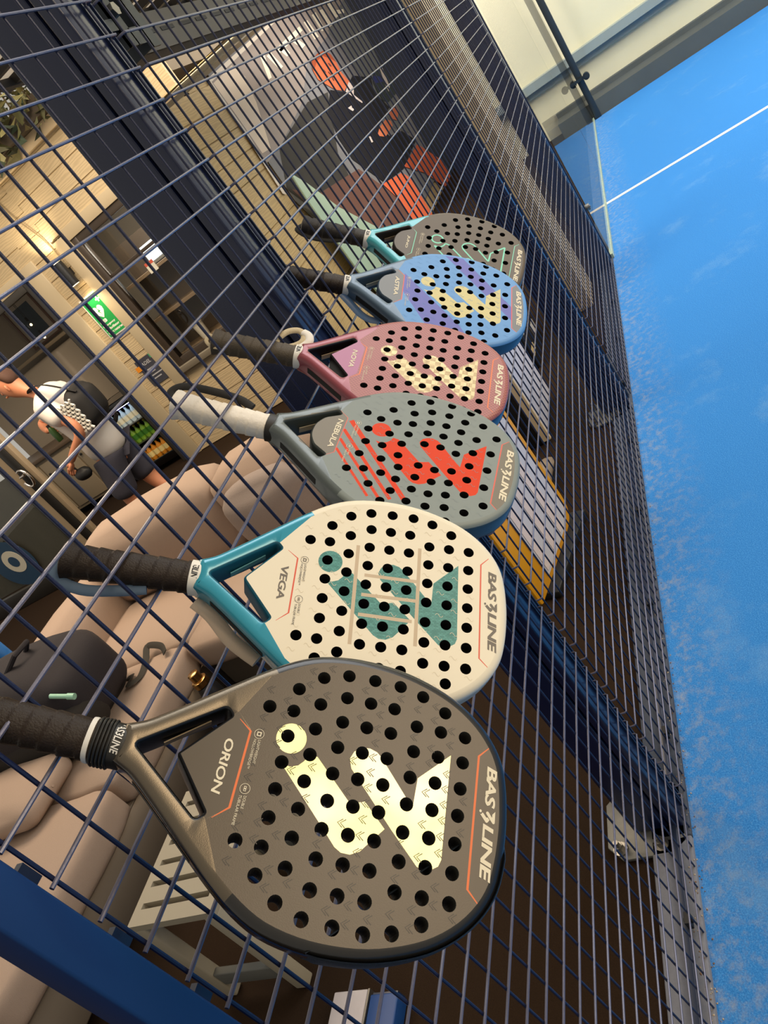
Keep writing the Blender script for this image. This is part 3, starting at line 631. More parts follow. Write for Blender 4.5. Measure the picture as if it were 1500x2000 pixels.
# straps and loops
def strap(parent, pts, w, m, name='wrist_strap', flat=.28):
    g = MB(); P_ = catmull3(pts, 5); g.tube(P_, w, 10, flat=flat); return g.build(name, m, parent, smooth=True)
def catmull3(pts, n=5):
    out = []; P_ = [Vector(p) for p in pts]
    for i in range(len(P_)-1):
        p0 = P_[max(i-1, 0)]; p1 = P_[i]; p2 = P_[i+1]; p3 = P_[min(i+2, len(P_)-1)]
        for k in range(n):
            t = k/n; out.append(.5*((2*p1)+(p2-p0)*t+(2*p0-5*p1+4*p2-p3)*t*t+(3*p1-p0-3*p2+p3)*t**3))
    out.append(P_[-1]); return out
tan_s = mat('beige_cord', '#c5b491', .8, bump=.4, scale=300)
strap(r4_, [(-.285,.012,-.019),(-.283,.030,-.015),(-.270,.048,-.010),(-.252,.054,-.008),(-.240,.045,-.008),(-.240,.030,-.010),(-.250,.022,-.014),(-.262,.016,-.016)], .006, tan_s, flat=.55)
strap(r4_, [(-.243,.050,-.006),(-.232,.044,-.006),(-.228,.030,-.008),(-.238,.017,-.012)], .0075, mat('white_loop', '#e6ded0', .7), 'strap_keeper', flat=.5)
strap(r4_, [(-.384,.004,-.019),(-.396,.012,-.017),(-.398,-.004,-.017),(-.386,-.014,-.019),(-.372,-.022,-.012)], .0035, tan_s, 'butt_cord', flat=.6)
strap(r3_, [(-.388,.004,-.019),(-.400,.020,-.016),(-.385,.034,-.012),(-.345,.036,-.010),(-.300,.031,-.008),(-.275,.020,-.008)], .0065, mat('black_webbing', '#1d1a14', .8), flat=.5)
strap(r2_, [(-.388,-.002,-.019),(-.392,-.020,-.022),(-.360,-.030,-.025),(-.320,-.026,-.024),(-.290,-.020,-.022)], .0065, mat('blue_grey_strap', '#51657a', .7), flat=.4)
strap(r2_, [(-.236,-.024,-.030),(-.215,-.036,-.034),(-.190,-.060,-.036),(-.172,-.072,-.036),(-.155,-.082,-.034)], .009, mat('milky_strap', '#b8a894', .4, alpha=.75), 'hang_loop', flat=.35)
strap(r5_, [(-.245,-.018,-.026),(-.225,-.034,-.032),(-.205,-.052,-.036),(-.185,-.064,-.036),(-.165,-.066,-.034)], .009, mat('denim_strap', '#4a6a92', .35, alpha=.8), 'hang_loop', flat=.35)
strap(r6_, [(-.388,.0,-.019),(-.396,-.018,-.020),(-.365,-.030,-.022),(-.320,-.028,-.021),(-.285,-.016,-.019)], .0055, mat('black_webbing', '#1d1a14', .8), flat=.5)

# ------------------------------------------------------------- the cabin behind the fence
def planks(g, fn, a0, a1, z0, z1, p=.19, th=.016):
    """lapped boards: fn(a, z, out) -> point"""
    z = z0
    while z < z1-.001:
        zt = min(z+p, z1)
        vs = [fn(a, q, o_) for a in (a0, a1) for q, o_ in ((z, .004), (z+.006, th), (zt-.004, th*.75), (zt, .004))]
        g.add(vs, [(0,1,5,4),(1,2,6,5),(2,3,7,6)]); z = zt
X1 = 6.0; Y2 = 2.3
# side wall facing the camera, with the shop window and the doorway left open
g = MB(); W1f = lambda a, z, o_: (X1-o_, a, z)
for (a0, a1, z0, z1) in ((Y2+.2, 2.55, 0, 2.95), (2.55, 4.20, 0, .78), (2.55, 4.20, 2.34, 2.95), (4.20, 4.52, 0, 2.95), (4.52, 7.7, 2.30, 2.95), (7.7, 8.4, 0, 2.95)): planks(g, W1f, a0, a1, z0, z1)
for (a0, a1, z0, z1) in ((Y2, 2.55, 0, 2.95), (2.55, 4.20, 0, .80), (2.55, 4.20, 2.34, 2.95), (4.20, 4.60, 0, 2.95), (4.60, 7.7, 2.30, 2.95), (7.7, 8.4, 0, 2.95)): g.box((X1, a0, z0), (X1+.10, a1, z1))
struct(g.build('wall_left', sidY, fix=False))
# front wall parallel to the fence, under the sloping eaves
zt = lambda x: 2.49+(x-5.8)*.1035
g = MB(); W2f = lambda a, z, o_: (a, Y2-o_, z); z = 0; XL = 5.62
while z < 3.6:
    x0 = XL if z+.19 < zt(XL) else max(XL, 5.8+(z+.19-2.49)/.1035)
    if x0 < 16: planks(g, W2f, x0, 16, z, z+.19)
    z += .19
g.add([(XL, Y2, 0), (16, Y2, 0), (16, Y2, zt(16)), (XL, Y2, zt(XL))], [(0,1,2,3)]); g.box((XL, Y2, 0), (X1, Y2+.2, 2.45))
struct(g.build('wall_front', sidX, fix=False))
# corner trim, eaves
g = MB()
for i in range(66):
    x = 4.3+i*.18; g.add([(x+.004, .9, zt(x)), (x+.176, .9, zt(x+.18)), (x+.176, 2.3, zt(x+.18)), (x+.004, 2.3, zt(x))], [(0,1,2,3)])
    g.add([(x, .9, zt(x)+.012), (x+.18, .9, zt(x+.18)+.012), (x+.18, 2.3, zt(x+.18)+.012), (x, 2.3, zt(x)+.012)], [(0,1,2,3)])
struct(g.build('ceiling_eaves', siding_mat('eaves_siding', '#e2d0a6', 1), fix=False))
g = MB(); g.add([(5.4, 2.262, zt(5.4)-.035), (16, 2.262, zt(16)-.035), (16, 2.262, zt(16)), (5.4, 2.262, zt(5.4)), (5.4, 2.295, zt(5.4)-.035), (16, 2.295, zt(16)-.035), (16, 2.295, zt(16)), (5.4, 2.295, zt(5.4))], [(0,1,2,3),(4,5,6,7),(0,1,5,4)])
struct(g.build('trim_21', mat('dark_batten', '#5a4a30', .7)))
struct(bx('trim_22', (5.93, 2.3, 2.93), (6.03, 8.4, 3.03), mat('cream_fascia', '#c9b593', .6), bevel=.005))
# window: dark frame, glass, sill and the things behind it
t = thing('window_1', None, None, (X1, 3.285, .82)); struct(t)
fm = mat('brown_frame', '#3a3129', .4)
g = MB()
for a, b_ in (((-.02, -.735, 0), (.05, -.66, 1.43)), ((-.02, .66, 0), (.05, .735, 1.43)), ((-.02, -.66, 0), (.05, .66, .07)), ((-.02, -.66, 1.36), (.05, .66, 1.43)), ((-.01, -.66, .98), (.03, .66, 1.01))): g.box(a, b_)
g.build('window_frame', fm, t, bevel=.004)
bx('pane', (.012, -.66, .07), (.018, .66, 1.36), glassm, t)
bx('window_sill', (-.09, -.78, -.06), (.0, .74, 0), mat('grey_sill', '#6f6759', .5), t, bevel=.004)
g = MB(); g.box((-.035, .735, -.14), (-.012, .90, 1.50)); g.box((-.035, -.9, 1.43), (-.012, .735, 1.54)); g.build('architrave', trimm, t, bevel=.003)
struct(bx('wall_room_back', (8.0, 2.4, 0), (8.1, 8.4, 2.9), mat('room_wall', '#8f8372', .8)))
struct(bx('ceiling_room', (6.1, 2.4, 2.7), (8.1, 8.4, 2.8), mat('room_ceiling', '#6f6455', .8)))
# shop interior seen through the window
t = thing('shop_shelf', 'wooden shop shelf of small goods behind the dark framed window', 'shelf', (6.7, 3.75, 0))
for z in (.80, 1.22, 1.62): bx('shelf_board', (-.15, -.62, z), (.20, .62, z+.03), mat('shelf_wood', '#7a6650', .6), t)
bx('back_panel', (.20, -.62, 0), (.22, .62, 2.0), mat('shelf_back', '#4a3d30', .7), t)
rnd = random.Random(3)
src = None
for i in range(11):
    g = MB(); w = .045; h = rnd.uniform(.20, .24)
    if src is None:
        g.box((-w/2, -.018, 0), (w/2, .018, .22)); src = tag(g.build('paper_book', mat('rust_spine', '#a8602e', .6), bevel=.002), 'narrow rust brown book standing in the row on the shop shelf', 'book', 'rust brown books on the shop shelf'); o = src
    else: o = src.copy(); COL.objects.link(o)
    o.location = (6.62, 3.27+i*.041, .83)
t = thing('red_box', 'dull red box standing beside the books on the shop shelf', 'box', (6.62, 3.40, 1.25)); bx('box_body', (-.09, -.16, 0), (.09, .16, .28), mat('dull_red', '#8c3a2c', .6), t, bevel=.004); bx('box_lid', (-.095, -.165, .28), (.095, .165, .31), mat('dull_red2', '#7a3226', .6), t, bevel=.003)
t = thing('goods_tub', 'white lidded tub on the shop shelf beside the rust brown books', 'tub', (6.60, 3.95, .83))
g = MB(); g.tube([(0,0,0),(0,0,.15)], [.05,.06], 16); g.build('tub_body', mat('tub_white', '#c9c2b5', .5), t, smooth=True); g = MB(); g.tube([(0,0,.15),(0,0,.17)], .064, 16); g.build('tub_lid', mat('tub_lid', '#a89c88', .5), t)
t = thing('shop_light', 'bright white strip light glowing behind the upper window glass', 'light', (6.85, 3.75, 1.66))
bx('light_housing', (-.04, -.30, 0), (.04, .30, .03), mat('light_case', '#8c8c88', .5), t); bx('light_tube', (-.06, -.28, .03), (-.04, .28, .20), mat('lit_panel', '#dfeef6', .5, emit=1.3), t)
t = thing('price_card', 'small white and red card inside the window pane', 'card', (6.03, 3.56, 1.62)); bx('card_face', (-.002, -.05, 0), (.002, .05, .10), white_p, t); bx('card_band', (-.003, -.05, .07), (.0, .05, .10), mat('card_red', '#c8543c', .6), t)
t = thing('yellow_sticker', 'yellow sticker at the top right corner of the window', 'sticker', (5.995, 2.96, 1.86)); bx('sticker_face', (-.002, -.045, 0), (.0, .045, .30), mat('sticker_yellow', '#d8b81c', .5), t); bx('sticker_rim', (-.0015, -.05, -.005), (-.0005, .05, .305), mat('sticker_rim', '#b59a16', .5), t)

# AED sign
t = thing('aed_sign', 'green defibrillator sign with a white heart on the beige siding', 'sign', (5.968, 4.27, 1.39))
bx('sign_board', (0, -.135, 0), (.006, .135, .43), mat('sign_white', '#efeee2', .5), t, bevel=.001)
sgr = mat('sign_green', '#1f9648', .5)
bx('green_field', (-.0015, -.122, .013), (0, .122, .417), sgr, t)
g = MB(); hp = [(0,-.062),(-.030,-.036),(-.056,-.010),(-.062,.018),(-.048,.040),(-.026,.045),(-.008,.036),(0,.022),(.008,.036),(.026,.045),(.048,.040),(.062,.018),(.056,-.010),(.030,-.036)]
g.poly([(-.0022, -p[0]+.020, .262+p[1]*1.15) for p in hp]); g.add([(-.0022, -.075+a*.0, .0) for a in ()], [])
for c in ((-.060, .355),):
    g.poly([(-.0022, c[0]+d[0], c[1]+d[1]) for d in ((-.008,-.026),(.008,-.026),(.008,-.008),(.026,-.008),(.026,.008),(.008,.008),(.008,.026),(-.008,.026),(-.008,.008),(-.026,.008),(-.026,-.008),(-.008,-.008))])
g.build('heart_symbol', MATS['sign_white'], t, fix=False)
g = MB(); g.poly([(-.0026, .020+q[0], .262+q[1]) for q in ((.008,.035),(-.020,-.004),(-.003,-.004),(-.010,-.035),(.016,.004),(.0,.004))]); g.build('heart_bolt', sgr, t, fix=False)
g = MB(); rp = round_poly([(.105,.150),(.105,.182),(.015,.182),(.015,.150)], .012); g.poly([(-.0022, p.x, p.y) for p in rp]); g.build('pill_field', MATS['sign_white'], t, fix=False)
g = MB()
put_text(g, 'A.E.D.', lambda a, b_: (-.0027, .092-.064*a, .156+.020*b_), shear=0); g.build('green_lettering', sgr, t, fix=False)
g = MB()
for i, (w_, l_) in enumerate((('Emergency', .165), ('defibrillator', .185), ('heart restarter', .20))):
    put_text(g, w_, lambda a, b_: (-.0024, .108-l_*a, .108-.036*i+.024*b_), shear=0, bold=.03)
g.build('white_lettering', MATS['sign_white'], t, fix=False)
# small dark notice with an orange tag
t = thing('notice_board', 'small dark notice with a green corner on the siding under the green sign', 'notice', (5.972, 4.27, .80))
bx('notice_sheet', (0, -.13, 0), (.004, .13, .29), mat('notice_dark', '#3a3b45', .6, var=.3, scale=20), t)
g = MB()
put_text(g, 'PADEL', lambda a, b_: (-.001, .10-.15*a, .215+.035*b_), shear=.2)
for i, l_ in enumerate((.16, .12, .18, .14)): g.add([(-.001, .10, .16-.035*i), (-.001, .10-l_, .16-.035*i), (-.001, .10-l_, .172-.035*i), (-.001, .10, .172-.035*i)], [(0,1,2,3)])
g.build('notice_lettering', mat('notice_grey', '#a9a9ad', .6), t, fix=False)
bx('green_corner', (-.0012, -.13, .245), (0, -.07, .29), mat('notice_green', '#3c9a6a', .6), t); bx('orange_tag', (-.004, .11, .19), (.0, .165, .24), mat('tag_orange', '#e08a20', .5), t)
# wall lamp, lit up and down
t = thing('wall_lamp', 'black cylindrical wall lamp lighting the siding above the green sign', 'lamp', (5.90, 4.24, 2.05))
g = MB(); g.tube([(0,0,-.10),(0,0,.13)], .050, 20); g.build('lamp_body', mat('lamp_black', '#15171a', .35), t, smooth=True)
bx('wall_bracket', (.0, -.02, -.02), (.09, .02, .04), MATS['lamp_black'], t)
for z in (-.102, .131):
    g = MB(); g.tube([(0,0,z),(0,0,z+.002)], .042, 20); g.build('lamp_lens', mat('lamp_glow', '#ffdca0', .5, emit=14), t)
spot('lamp_up_light', (5.86, 4.24, 2.20), (5.99, 4.30, 3.0), 17, (1.0, .80, .52), 1.9)
spot('lamp_down_light', (5.86, 4.24, 1.93), (5.99, 4.26, 1.0), 13, (1.0, .80, .52), 1.7)
t = thing('wall_cable', 'thin beige cable hanging from the eaves down to the wall lamp', 'cable', (5.97, 4.2, 2.2))
g = MB(); g.tube(catmull3([(0,.02,-.03),(0,.03,.2),(0,.10,.45),(0,.14,.72)], 6), .006, 6); g.build('cable_run', mat('cable_beige', '#8f7d5e', .6), t, smooth=True)
g = MB(); g.box((-.008,.12,.70),(.01,.16,.74)); g.build('cable_clip', MATS['cable_beige'], t)
# door trim and doorway
struct(bx('trim_23', (5.965, 4.50, 0), (5.995, 4.70, 2.34), trimm, bevel=.004))
struct(bx('trim_24', (5.965, 4.70, 2.24), (5.995, 7.7, 2.34), trimm, bevel=.004))
t = thing('door_1', None, None, (6.0, 4.75, 0)); struct(t)
g = MB(); g.box((-.03, -.055, 0), (.10, .02, 2.24)); g.box((-.03, .02, 2.17), (.10, 2.9, 2.24)); g.build('door_frame', mat('jamb_dark', '#35322e', .5), t, bevel=.003)
# glazed door leaf standing in front of the doorway
t = thing('glass_door', 'dark framed glass door with a curved chrome handle and a blue round sticker', 'door', (4.42, 4.72, 0))
jd = mat('door_dark', '#2c2a27', .4); jb = mat('door_beige', '#9a876c', .5)
g = MB(); g.box((-.02, 0, .0), (.03, .05, 2.25)); g.build('edge_strip', jb, t, bevel=.003)
g = MB(); g.box((-.03, .05, .0), (.03, .15, 2.25)); g.box((-.03, .15, 0), (.03, 2.2, .16)); g.box((-.03, .15, 2.1), (.03, 2.2, 2.25)); g.box((-.03, .25, .16), (.03, .30, 2.1)); g.box((-.03, 2.1, .16), (.03, 2.2, 2.1)); g.build('door_frame', jd, t, bevel=.004)
bx('inner_strip', (-.02, .16, .16), (.02, .24, 2.1), jb, t)
g = MB(); g.box((-.004, .30, .16), (.004, 2.1, 2.1)); g.build('pane', glassm, t)
g = MB(); g.box((.02, .30, .18), (.024, 2.1, 1.10)); g.build('frosted_film', mat('film_grey', '#4d4a42', .5, var=.2, scale=4), t)
hz = 1.02
g = MB(); g.tube([(-.09+.0*0, .05+.055*math.cos(a), hz-.0+.085*math.sin(a)) for a in [PI*.35+k*(PI*1.55)/14 for k in range(15)]], .011, 10); g.build('door_handle', mat('chrome', '#d8cfc6', .18, 1), t, smooth=True)
g = MB(); g.tube([(-.03,.08,hz+.03),(-.10,.08,hz+.03)], .012, 10); g.tube([(-.10,.08,hz+.03),(-.10,.02,hz+.03)], .011, 10); g.build('handle_lever', MATS['chrome'], t, smooth=True)
g = MB(); g.tube([(-.006,1.10,.42),(-.004,1.10,.42)], .26, 32); g.build('blue_field', mat('sticker_navy', '#1c3c58', .5), t)
g = MB(); g.tube([(-.009,1.08,.44),(-.006,1.08,.44)], .125, 28); g.build('white_disc', mat('disc_white', '#c8c2b0', .5), t)
g = MB()
g.tube([(-.011,1.08,.44),(-.009,1.08,.44)], .060, 16)
g.build('disc_marks', MATS['sticker_navy'], t)
# room behind the doorway
t = thing('wall_picture', 'dark picture in a brown wooden frame on the room wall', 'picture', (7.98, 6.75, 1.72))
g = MB(); g.box((-.02,-.28,0),(.0,-.25,.66)); g.box((-.02,.25,0),(0,.28,.66)); g.box((-.02,-.25,0),(0,.25,.03)); g.box((-.02,-.25,.63),(0,.25,.66)); g.build('picture_frame', mat('frame_brown', '#5a3d28', .5), t)
bx('picture_mount', (-.008,-.25,.03), (-.002,.25,.63), mat('mount', '#a3998a', .7), t); bx('picture_print', (-.010,-.16,.12), (-.008,.16,.52), mat('print_blue', '#2d3a44', .6, var=.5, scale=9), t)
for i, (y, z) in enumerate(((6.42, 1.98), (6.40, 1.78))):
    t = thing('pendant_bulb', ('glass pendant bulb glowing in front of the picture, upper of two', 'small glass pendant bulb just below the other, in the doorway')[i], 'lamp', (7.55, y, z), 'pendant bulbs')
    g = MB(); g.sphere((0,0,0), .045-.012*i, nu=16, nv=10); g.build('bulb_glass', glassm, t, smooth=True)
    g = MB(); g.sphere((0,0,0), .016, nu=10, nv=6); g.build('filament', mat('filament_glow', '#ffca8a', .5, emit=9), t)
    g = MB(); g.tube([(0,0,.05-.012*i),(0,0,.10)], .016, 10); g.tube([(0,0,.10),(0,0,2.7-z)], .003, 6); g.build('cord', dark, t)
t = thing('wall_ledge', 'pale wooden ledge running across the room wall below the picture', 'shelf', (7.9, 6.9, 1.66)); bx('ledge_board', (-.35,-1.1,0), (.0,1.3,.04), mat('pale_wood', '#b09a7c', .6), t, bevel=.003); bx('ledge_upright', (-.35,-1.1,.04), (-.31,-1.04,1.0), MATS['pale_wood'], t)
t = thing('room_cabinet', 'tall grey beige cabinet with rounded top corner inside the doorway', 'cabinet', (7.3, 6.6, 0))
bx('cabinet_body', (-.25,-.62,.0), (.25,.95,1.60), mat('cab_beige', '#9d8f7c', .6), t, bevel=.05, seg=4); bx('cabinet_plinth', (-.22,-.6,-.0), (.22,.9,.06), dark, t)
t = thing('low_cabinet', 'low beige counter cabinet with plain doors and small black knobs', 'cabinet', (6.35, 6.2, 0))
bx('cabinet_body', (-.15,-.75,.08), (.35,1.0,.80), mat('cab_tan', '#8f7f68', .6), t, bevel=.006); bx('worktop', (-.20,-.78,.80), (.37,1.0,.84), mat('worktop_brown', '#5c4a38', .5), t, bevel=.004)
for k in range(3):
    d_ = bx('cabinet_door', (-.17,-.72+.57*k,.12), (-.15,-.18+.57*k,.76), mat('cab_door', '#97876f', .55), t, bevel=.004); g = MB(); g.sphere((-.19,-.24+.57*k,.62), .016, nu=10, nv=6); g.build('knob', dark, d_, smooth=True)
t = thing('drinks_fridge', 'black drinks fridge with a glass door beside the doorway jamb', 'fridge', (6.12, 5.12, 0))
g = MB(); g.box((0,-.34,.06),(.45,-.29,.88)); g.box((0,.29,.06),(.45,.34,.88)); g.box((0,-.34,.06),(.45,.34,.12)); g.box((0,-.34,.82),(.45,.34,.88)); g.box((.42,-.34,.06),(.45,.34,.88)); g.build('fridge_case', black_gloss, t)
bx('door_pane', (-.012,-.24,.14), (-.006,.29,.80), glassm, t); g = MB(); g.box((-.03,-.34,.06),(0,-.24,.88)); g.box((-.03,.29,.06),(0,.34,.88)); g.box((-.03,-.24,.06),(0,.29,.14)); g.box((-.03,-.24,.80),(0,.29,.88)); g.build('door_frame', black_gloss, t, bevel=.004)
bx('fridge_light', (.01,-.22,.79), (.03,.27,.81), mat('fridge_led', '#e8f2ff', .5, emit=6), t)
for z in (.36, .58): bx('wire_shelf', (.02,-.28,z), (.40,.28,z+.008), steel, t)
kinds = [('#c9dbe6', 'clear bottle with a pale label on the top shelf of the drinks fridge', .588, 'clear bottles on the top fridge shelf'), ('#7aa832', 'green bottle on the middle shelf of the drinks fridge', .368, 'green bottles on the middle fridge shelf'), ('#e0912c', 'orange bottle on the lowest shelf of the drinks fridge', .12, 'orange bottles on the lowest fridge shelf')]
for ki, (c_, lb, z, gr) in enumerate(kinds):
    base = None
    for i in range(6):
        if base is None:
            t = thing('drink_bottle', lb, 'bottle', (0,0,0), gr)
            g = MB(); g.tube([(0,0,0),(0,0,.01),(0,0,.12),(0,0,.15),(0,0,.175)], [.028,.032,.032,.014,.013], 12); p1 = g.build('bottle_body', mat('drink_%d' % ki, c_, .2, coat=.5), t, smooth=True)
            g = MB(); g.tube([(0,0,.175),(0,0,.192)], .015, 10); p2 = g.build('cap', mat('cap_%d' % ki, ('#5a4d8c', '#e8d24a', '#3a7a3a')[ki], .4), t)
            g = MB(); g.tube([(0,0,.04),(0,0,.10)], .0328, 12, cap=False); p3 = g.build('label_band', mat('band_%d' % ki, ('#f0e6c8', '#3f7a28', '#f4dc9a')[ki], .5), t)
            base = (t, (p1, p2, p3)); o = t
        else:
            o = base[0].copy(); COL.objects.link(o)
            for q in base[1]: c2 = q.copy(); COL.objects.link(c2); c2.parent = o
        o.location = (6.22, 4.93+.078*i, z)

# leafy planting on the cabin roof edge
rnd = random.Random(11)
for pi, (y0, lb) in enumerate(((3.75, 'dark leafy artificial plant on the roof edge, nearest the fence post'), (4.85, 'dark leafy artificial plant on the roof edge, at the photo\u2019s left border'))):
    t = thing('roof_plant', lb, 'plant', (5.80, y0, 3.03), 'leafy plants on the roof edge')
    g = MB()
    for k in range(420):
        a = rnd.uniform(-.62, .62); b_ = rnd.uniform(-.06, .62); c_ = rnd.uniform(-.30, .15)
        if b_ < .05 and abs(a) > .5: continue
        d = Vector((rnd.uniform(-1, .3), rnd.uniform(-1, 1), rnd.uniform(-.9, .7))).normalized(); L = rnd.uniform(.08, .19); w = L*rnd.uniform(.18, .34)
        s_ = d.cross(Vector((rnd.uniform(-1,1), rnd.uniform(-1,1), 1))).normalized(); nn = d.cross(s_)*L*.12; p = Vector((c_, a, b_))
        g.add([p, p+d*L*.4+s_*w+nn, p+d*L+nn*-1, p+d*L*.4-s_*w+nn, p+d*L*.4], [(0,1,4),(1,2,4),(2,3,4),(3,0,4)], k % 3)
    g.build('leaves', [mat('leaf_dark', '#1f2a16', .6), mat('leaf_olive', '#3f4022', .6), mat('leaf_pale', '#6a6640', .6)], t, fix=False)
    g = MB()
    for k in range(9): y = -.5+k*.125; g.tube([(0,y,0),(-.06+rnd.uniform(-.1,.05),y+rnd.uniform(-.1,.1),.45)], .007, 5)
    g.build('stems', mat('stem_brown', '#4a3a22', .8), t)
    bx('planter_box', (-.02,-.56,-.0), (.16,.56,.14), mat('planter_dark', '#3b3226', .7), t)

# big printed banner on the front wall
t = thing('printed_banner', 'large printed banner of a seated player in black holding a racket, on the tan wall', 'banner', (6.55, 2.27, 0))
bcol = {}
def ban(name, pts, color, layer, parent=t):
    g = MB(); g.poly([(x-6.55, -.0012*layer, z) for x, z in pts]); 
    o = g.build(name, mat('print_'+color[1:], color, .75, spec=.2), parent, fix=False); o.data.flip_normals() if False else None; return o
g = MB(); sh_ = [(6.53,1.35),(6.95,.52),(7.4,.2),(16,.2),(16,3.49),(6.57,2.54)]
g.prism(sh_, .0, 0.004, lambda a, b_, c: (a-6.55, c, b_)); base_b = g.build('banner_sheet', mat('banner_grey', '#757477', .7, var=.25, scale=2.5), t)
ban('white_border', [(6.521, 2.511), (9.975, 2.884), (10.122, 2.872), (6.539, 2.476), (6.534, 2.034), (6.451, 1.439), (6.39, 1.468), (6.473, 2.044)], '#d9cfc0', 1, base_b)
ban('sunlit_ground', [(6.539, 2.476), (10.122, 2.872), (11.969, 2.718), (10.369, 2.405), (9.093, 2.269), (8.178, 1.966), (6.927, 1.764), (6.477, 1.733), (6.534, 2.034)], '#9b9089', 2, base_b)
ban('bright_patch', [(6.547, 2.461), (7.13, 2.528), (7.243, 2.402), (7.11, 2.179), (6.756, 1.808), (6.535, 1.816), (6.549, 2.055)], '#d8c8b4', 3, base_b)
g = MB()
for a_ in [[(7.875, 2.49), (7.717, 2.291), (7.822, 2.294), (8.016, 2.495)], [(8.049, 2.48), (8.152, 2.32), (8.294, 2.335), (8.214, 2.494)], [(8.475, 2.484), (8.579, 2.397), (8.733, 2.415), (8.682, 2.512)], [(8.968, 2.52), (9.192, 2.403), (9.363, 2.421), (9.174, 2.54)], [(9.778, 2.637), (9.784, 2.428), (9.999, 2.438), (9.968, 2.641)], [(10.236, 2.676), (10.233, 2.473), (10.4, 2.48), (10.467, 2.691)], [(10.572, 2.694), (10.613, 2.481), (10.86, 2.494), (10.832, 2.695)], [(11.035, 2.756), (11.155, 2.543), (11.377, 2.562), (11.314, 2.759)], [(11.267, 2.586), (11.674, 2.56), (11.745, 2.61), (11.381, 2.63)], [(8.41, 2.504), (8.448, 2.455), (9.565, 2.564), (9.55, 2.614)]]:
    g = MB(); g.poly([(x-6.55, -.005, z) for x, z in a_]); g.build('banner_letter', mat('print_cream', '#efe6d0', .6), base_b, fix=False)
ban('dark_crowd', [(6.927, 1.764), (8.314, 1.939), (9.11, 1.904), (8.224, 1.372), (8.038, 0.937), (7.469, 0.822), (6.701, 1.254), (6.518, 1.469)], '#3a3836', 2, base_b)
ban('brick_floor', [(6.614, 1.439), (7.058, 1.247), (8.515, 1.107), (9.114, 0.596), (9.745, 0.099), (9.707, -0.27), (7.708, 0.168), (6.986, 0.647)], '#6d4c42', 3, base_b)
ban('blue_backdrop', [(12.071, 2.71), (16.474, 2.344), (16.674, 0.052), (15.094, -1.517), (12.34, -0.242), (11.681, 0.463), (11.871, 1.308), (11.741, 2.017)], '#2a3040', 2, base_b)
ban('blind_slats', [(10.495, 2.455), (12.071, 2.71), (12.168, 2.409), (11.827, 1.55), (11.289, 0.884), (10.733, 1.09), (10.703, 1.887)], '#6f7273', 3, base_b)
PB = lambda l_: l_
ban('jacket', [(9.218, 1.908), (9.656, 1.801), (10.349, 1.891), (11.07, 1.741), (10.813, 1.585), (11.071, 1.314), (10.152, 1.252), (10.302, 1.074), (10.966, 0.99), (11.372, 0.753), (10.048, 0.674), (9.051, 0.767), (8.513, 1.221), (8.509, 1.482), (8.702, 1.741)], '#17161c', 5, base_b)
ban('face', [(9.221, 2.25), (9.54, 2.288), (9.82, 2.286), (10.008, 2.221), (10.043, 2.112), (9.992, 1.99), (10.08, 1.856), (9.679, 1.81), (9.386, 1.877), (9.237, 1.954), (9.039, 2.063), (9.066, 2.166)], '#c96a45', 6, base_b)
ban('hair', [(9.221, 2.25), (9.54, 2.288), (9.82, 2.286), (10.008, 2.221), (10.043, 2.112), (9.926, 2.169), (9.705, 2.239), (9.387, 2.225), (9.083, 2.151), (9.071, 2.177)], '#9c4a2c', 7, base_b)
g = MB()
for a_ in [[(9.695, 2.147), (9.734, 2.103), (9.775, 2.105), (9.747, 2.147)], [(9.377, 2.116), (9.407, 2.076), (9.452, 2.079), (9.428, 2.117)], [(9.536, 2.015), (9.505, 1.963), (9.551, 1.961), (9.589, 2.012)], [(9.543, 2.076), (9.581, 2.032), (9.542, 2.029), (9.507, 2.07)]]: g.poly([(x-6.55, -.0105, z) for x, z in a_])
g.build('face_features', mat('print_brown', '#6b3222', .5), base_b, fix=False)
ban('collar_white', [(10.042, 1.863), (10.137, 1.792), (9.918, 1.713), (10.094, 1.584), (10.03, 1.583), (9.755, 1.757), (9.692, 1.795)], '#cfc0b8', 7, base_b)
ban('left_hand', [(9.825, 1.189), (10.101, 1.236), (10.558, 1.247), (10.749, 1.19), (10.7, 1.127), (10.113, 1.105)], '#d67a52', 8, base_b)
ban('right_hand', [(10.883, 1.279), (11.388, 1.265), (11.384, 1.189), (11.022, 1.129), (10.805, 1.207)], '#cf7350', 8, base_b)
ban('near_leg', [(8.929, 0.79), (9.867, 0.667), (10.06, 0.538), (10.027, 0.002), (9.835, -0.241), (9.188, 0.001), (9.153, 0.501)], '#dd6a44', 8, base_b)
ban('far_leg', [(10.099, 0.689), (11.3, 0.707), (12.026, 0.27), (11.987, -0.312), (11.247, 0.089), (10.805, 0.397)], '#d8663f', 7, base_b)
ban('racket_face', [(11.336, 1.784), (11.702, 1.784), (11.936, 1.686), (11.973, 1.493), (11.758, 1.377), (11.17, 1.369), (10.966, 1.424), (10.948, 1.56), (11.025, 1.691)], '#2f3a3c', 8, base_b)
ban('racket_blue', [(11.186, 1.743), (11.477, 1.686), (11.523, 1.603), (11.037, 1.66)], '#2b3479', 9, base_b)
ban('racket_stripe', [(11.721, 1.766), (11.875, 1.742), (11.67, 1.501), (11.467, 1.462), (11.501, 1.547)], '#d8cbc4', 9, base_b)
ban('chest_mark', [(9.4, 1.645), (9.579, 1.641), (9.547, 1.615), (9.607, 1.589), (9.507, 1.584), (9.459, 1.607)], '#cfc4bd', 9, base_b)
ban('cuff_mark', [(9.488, 1.257), (9.553, 1.248), (9.527, 1.18), (9.451, 1.188)], '#cfc4bd', 9, base_b)
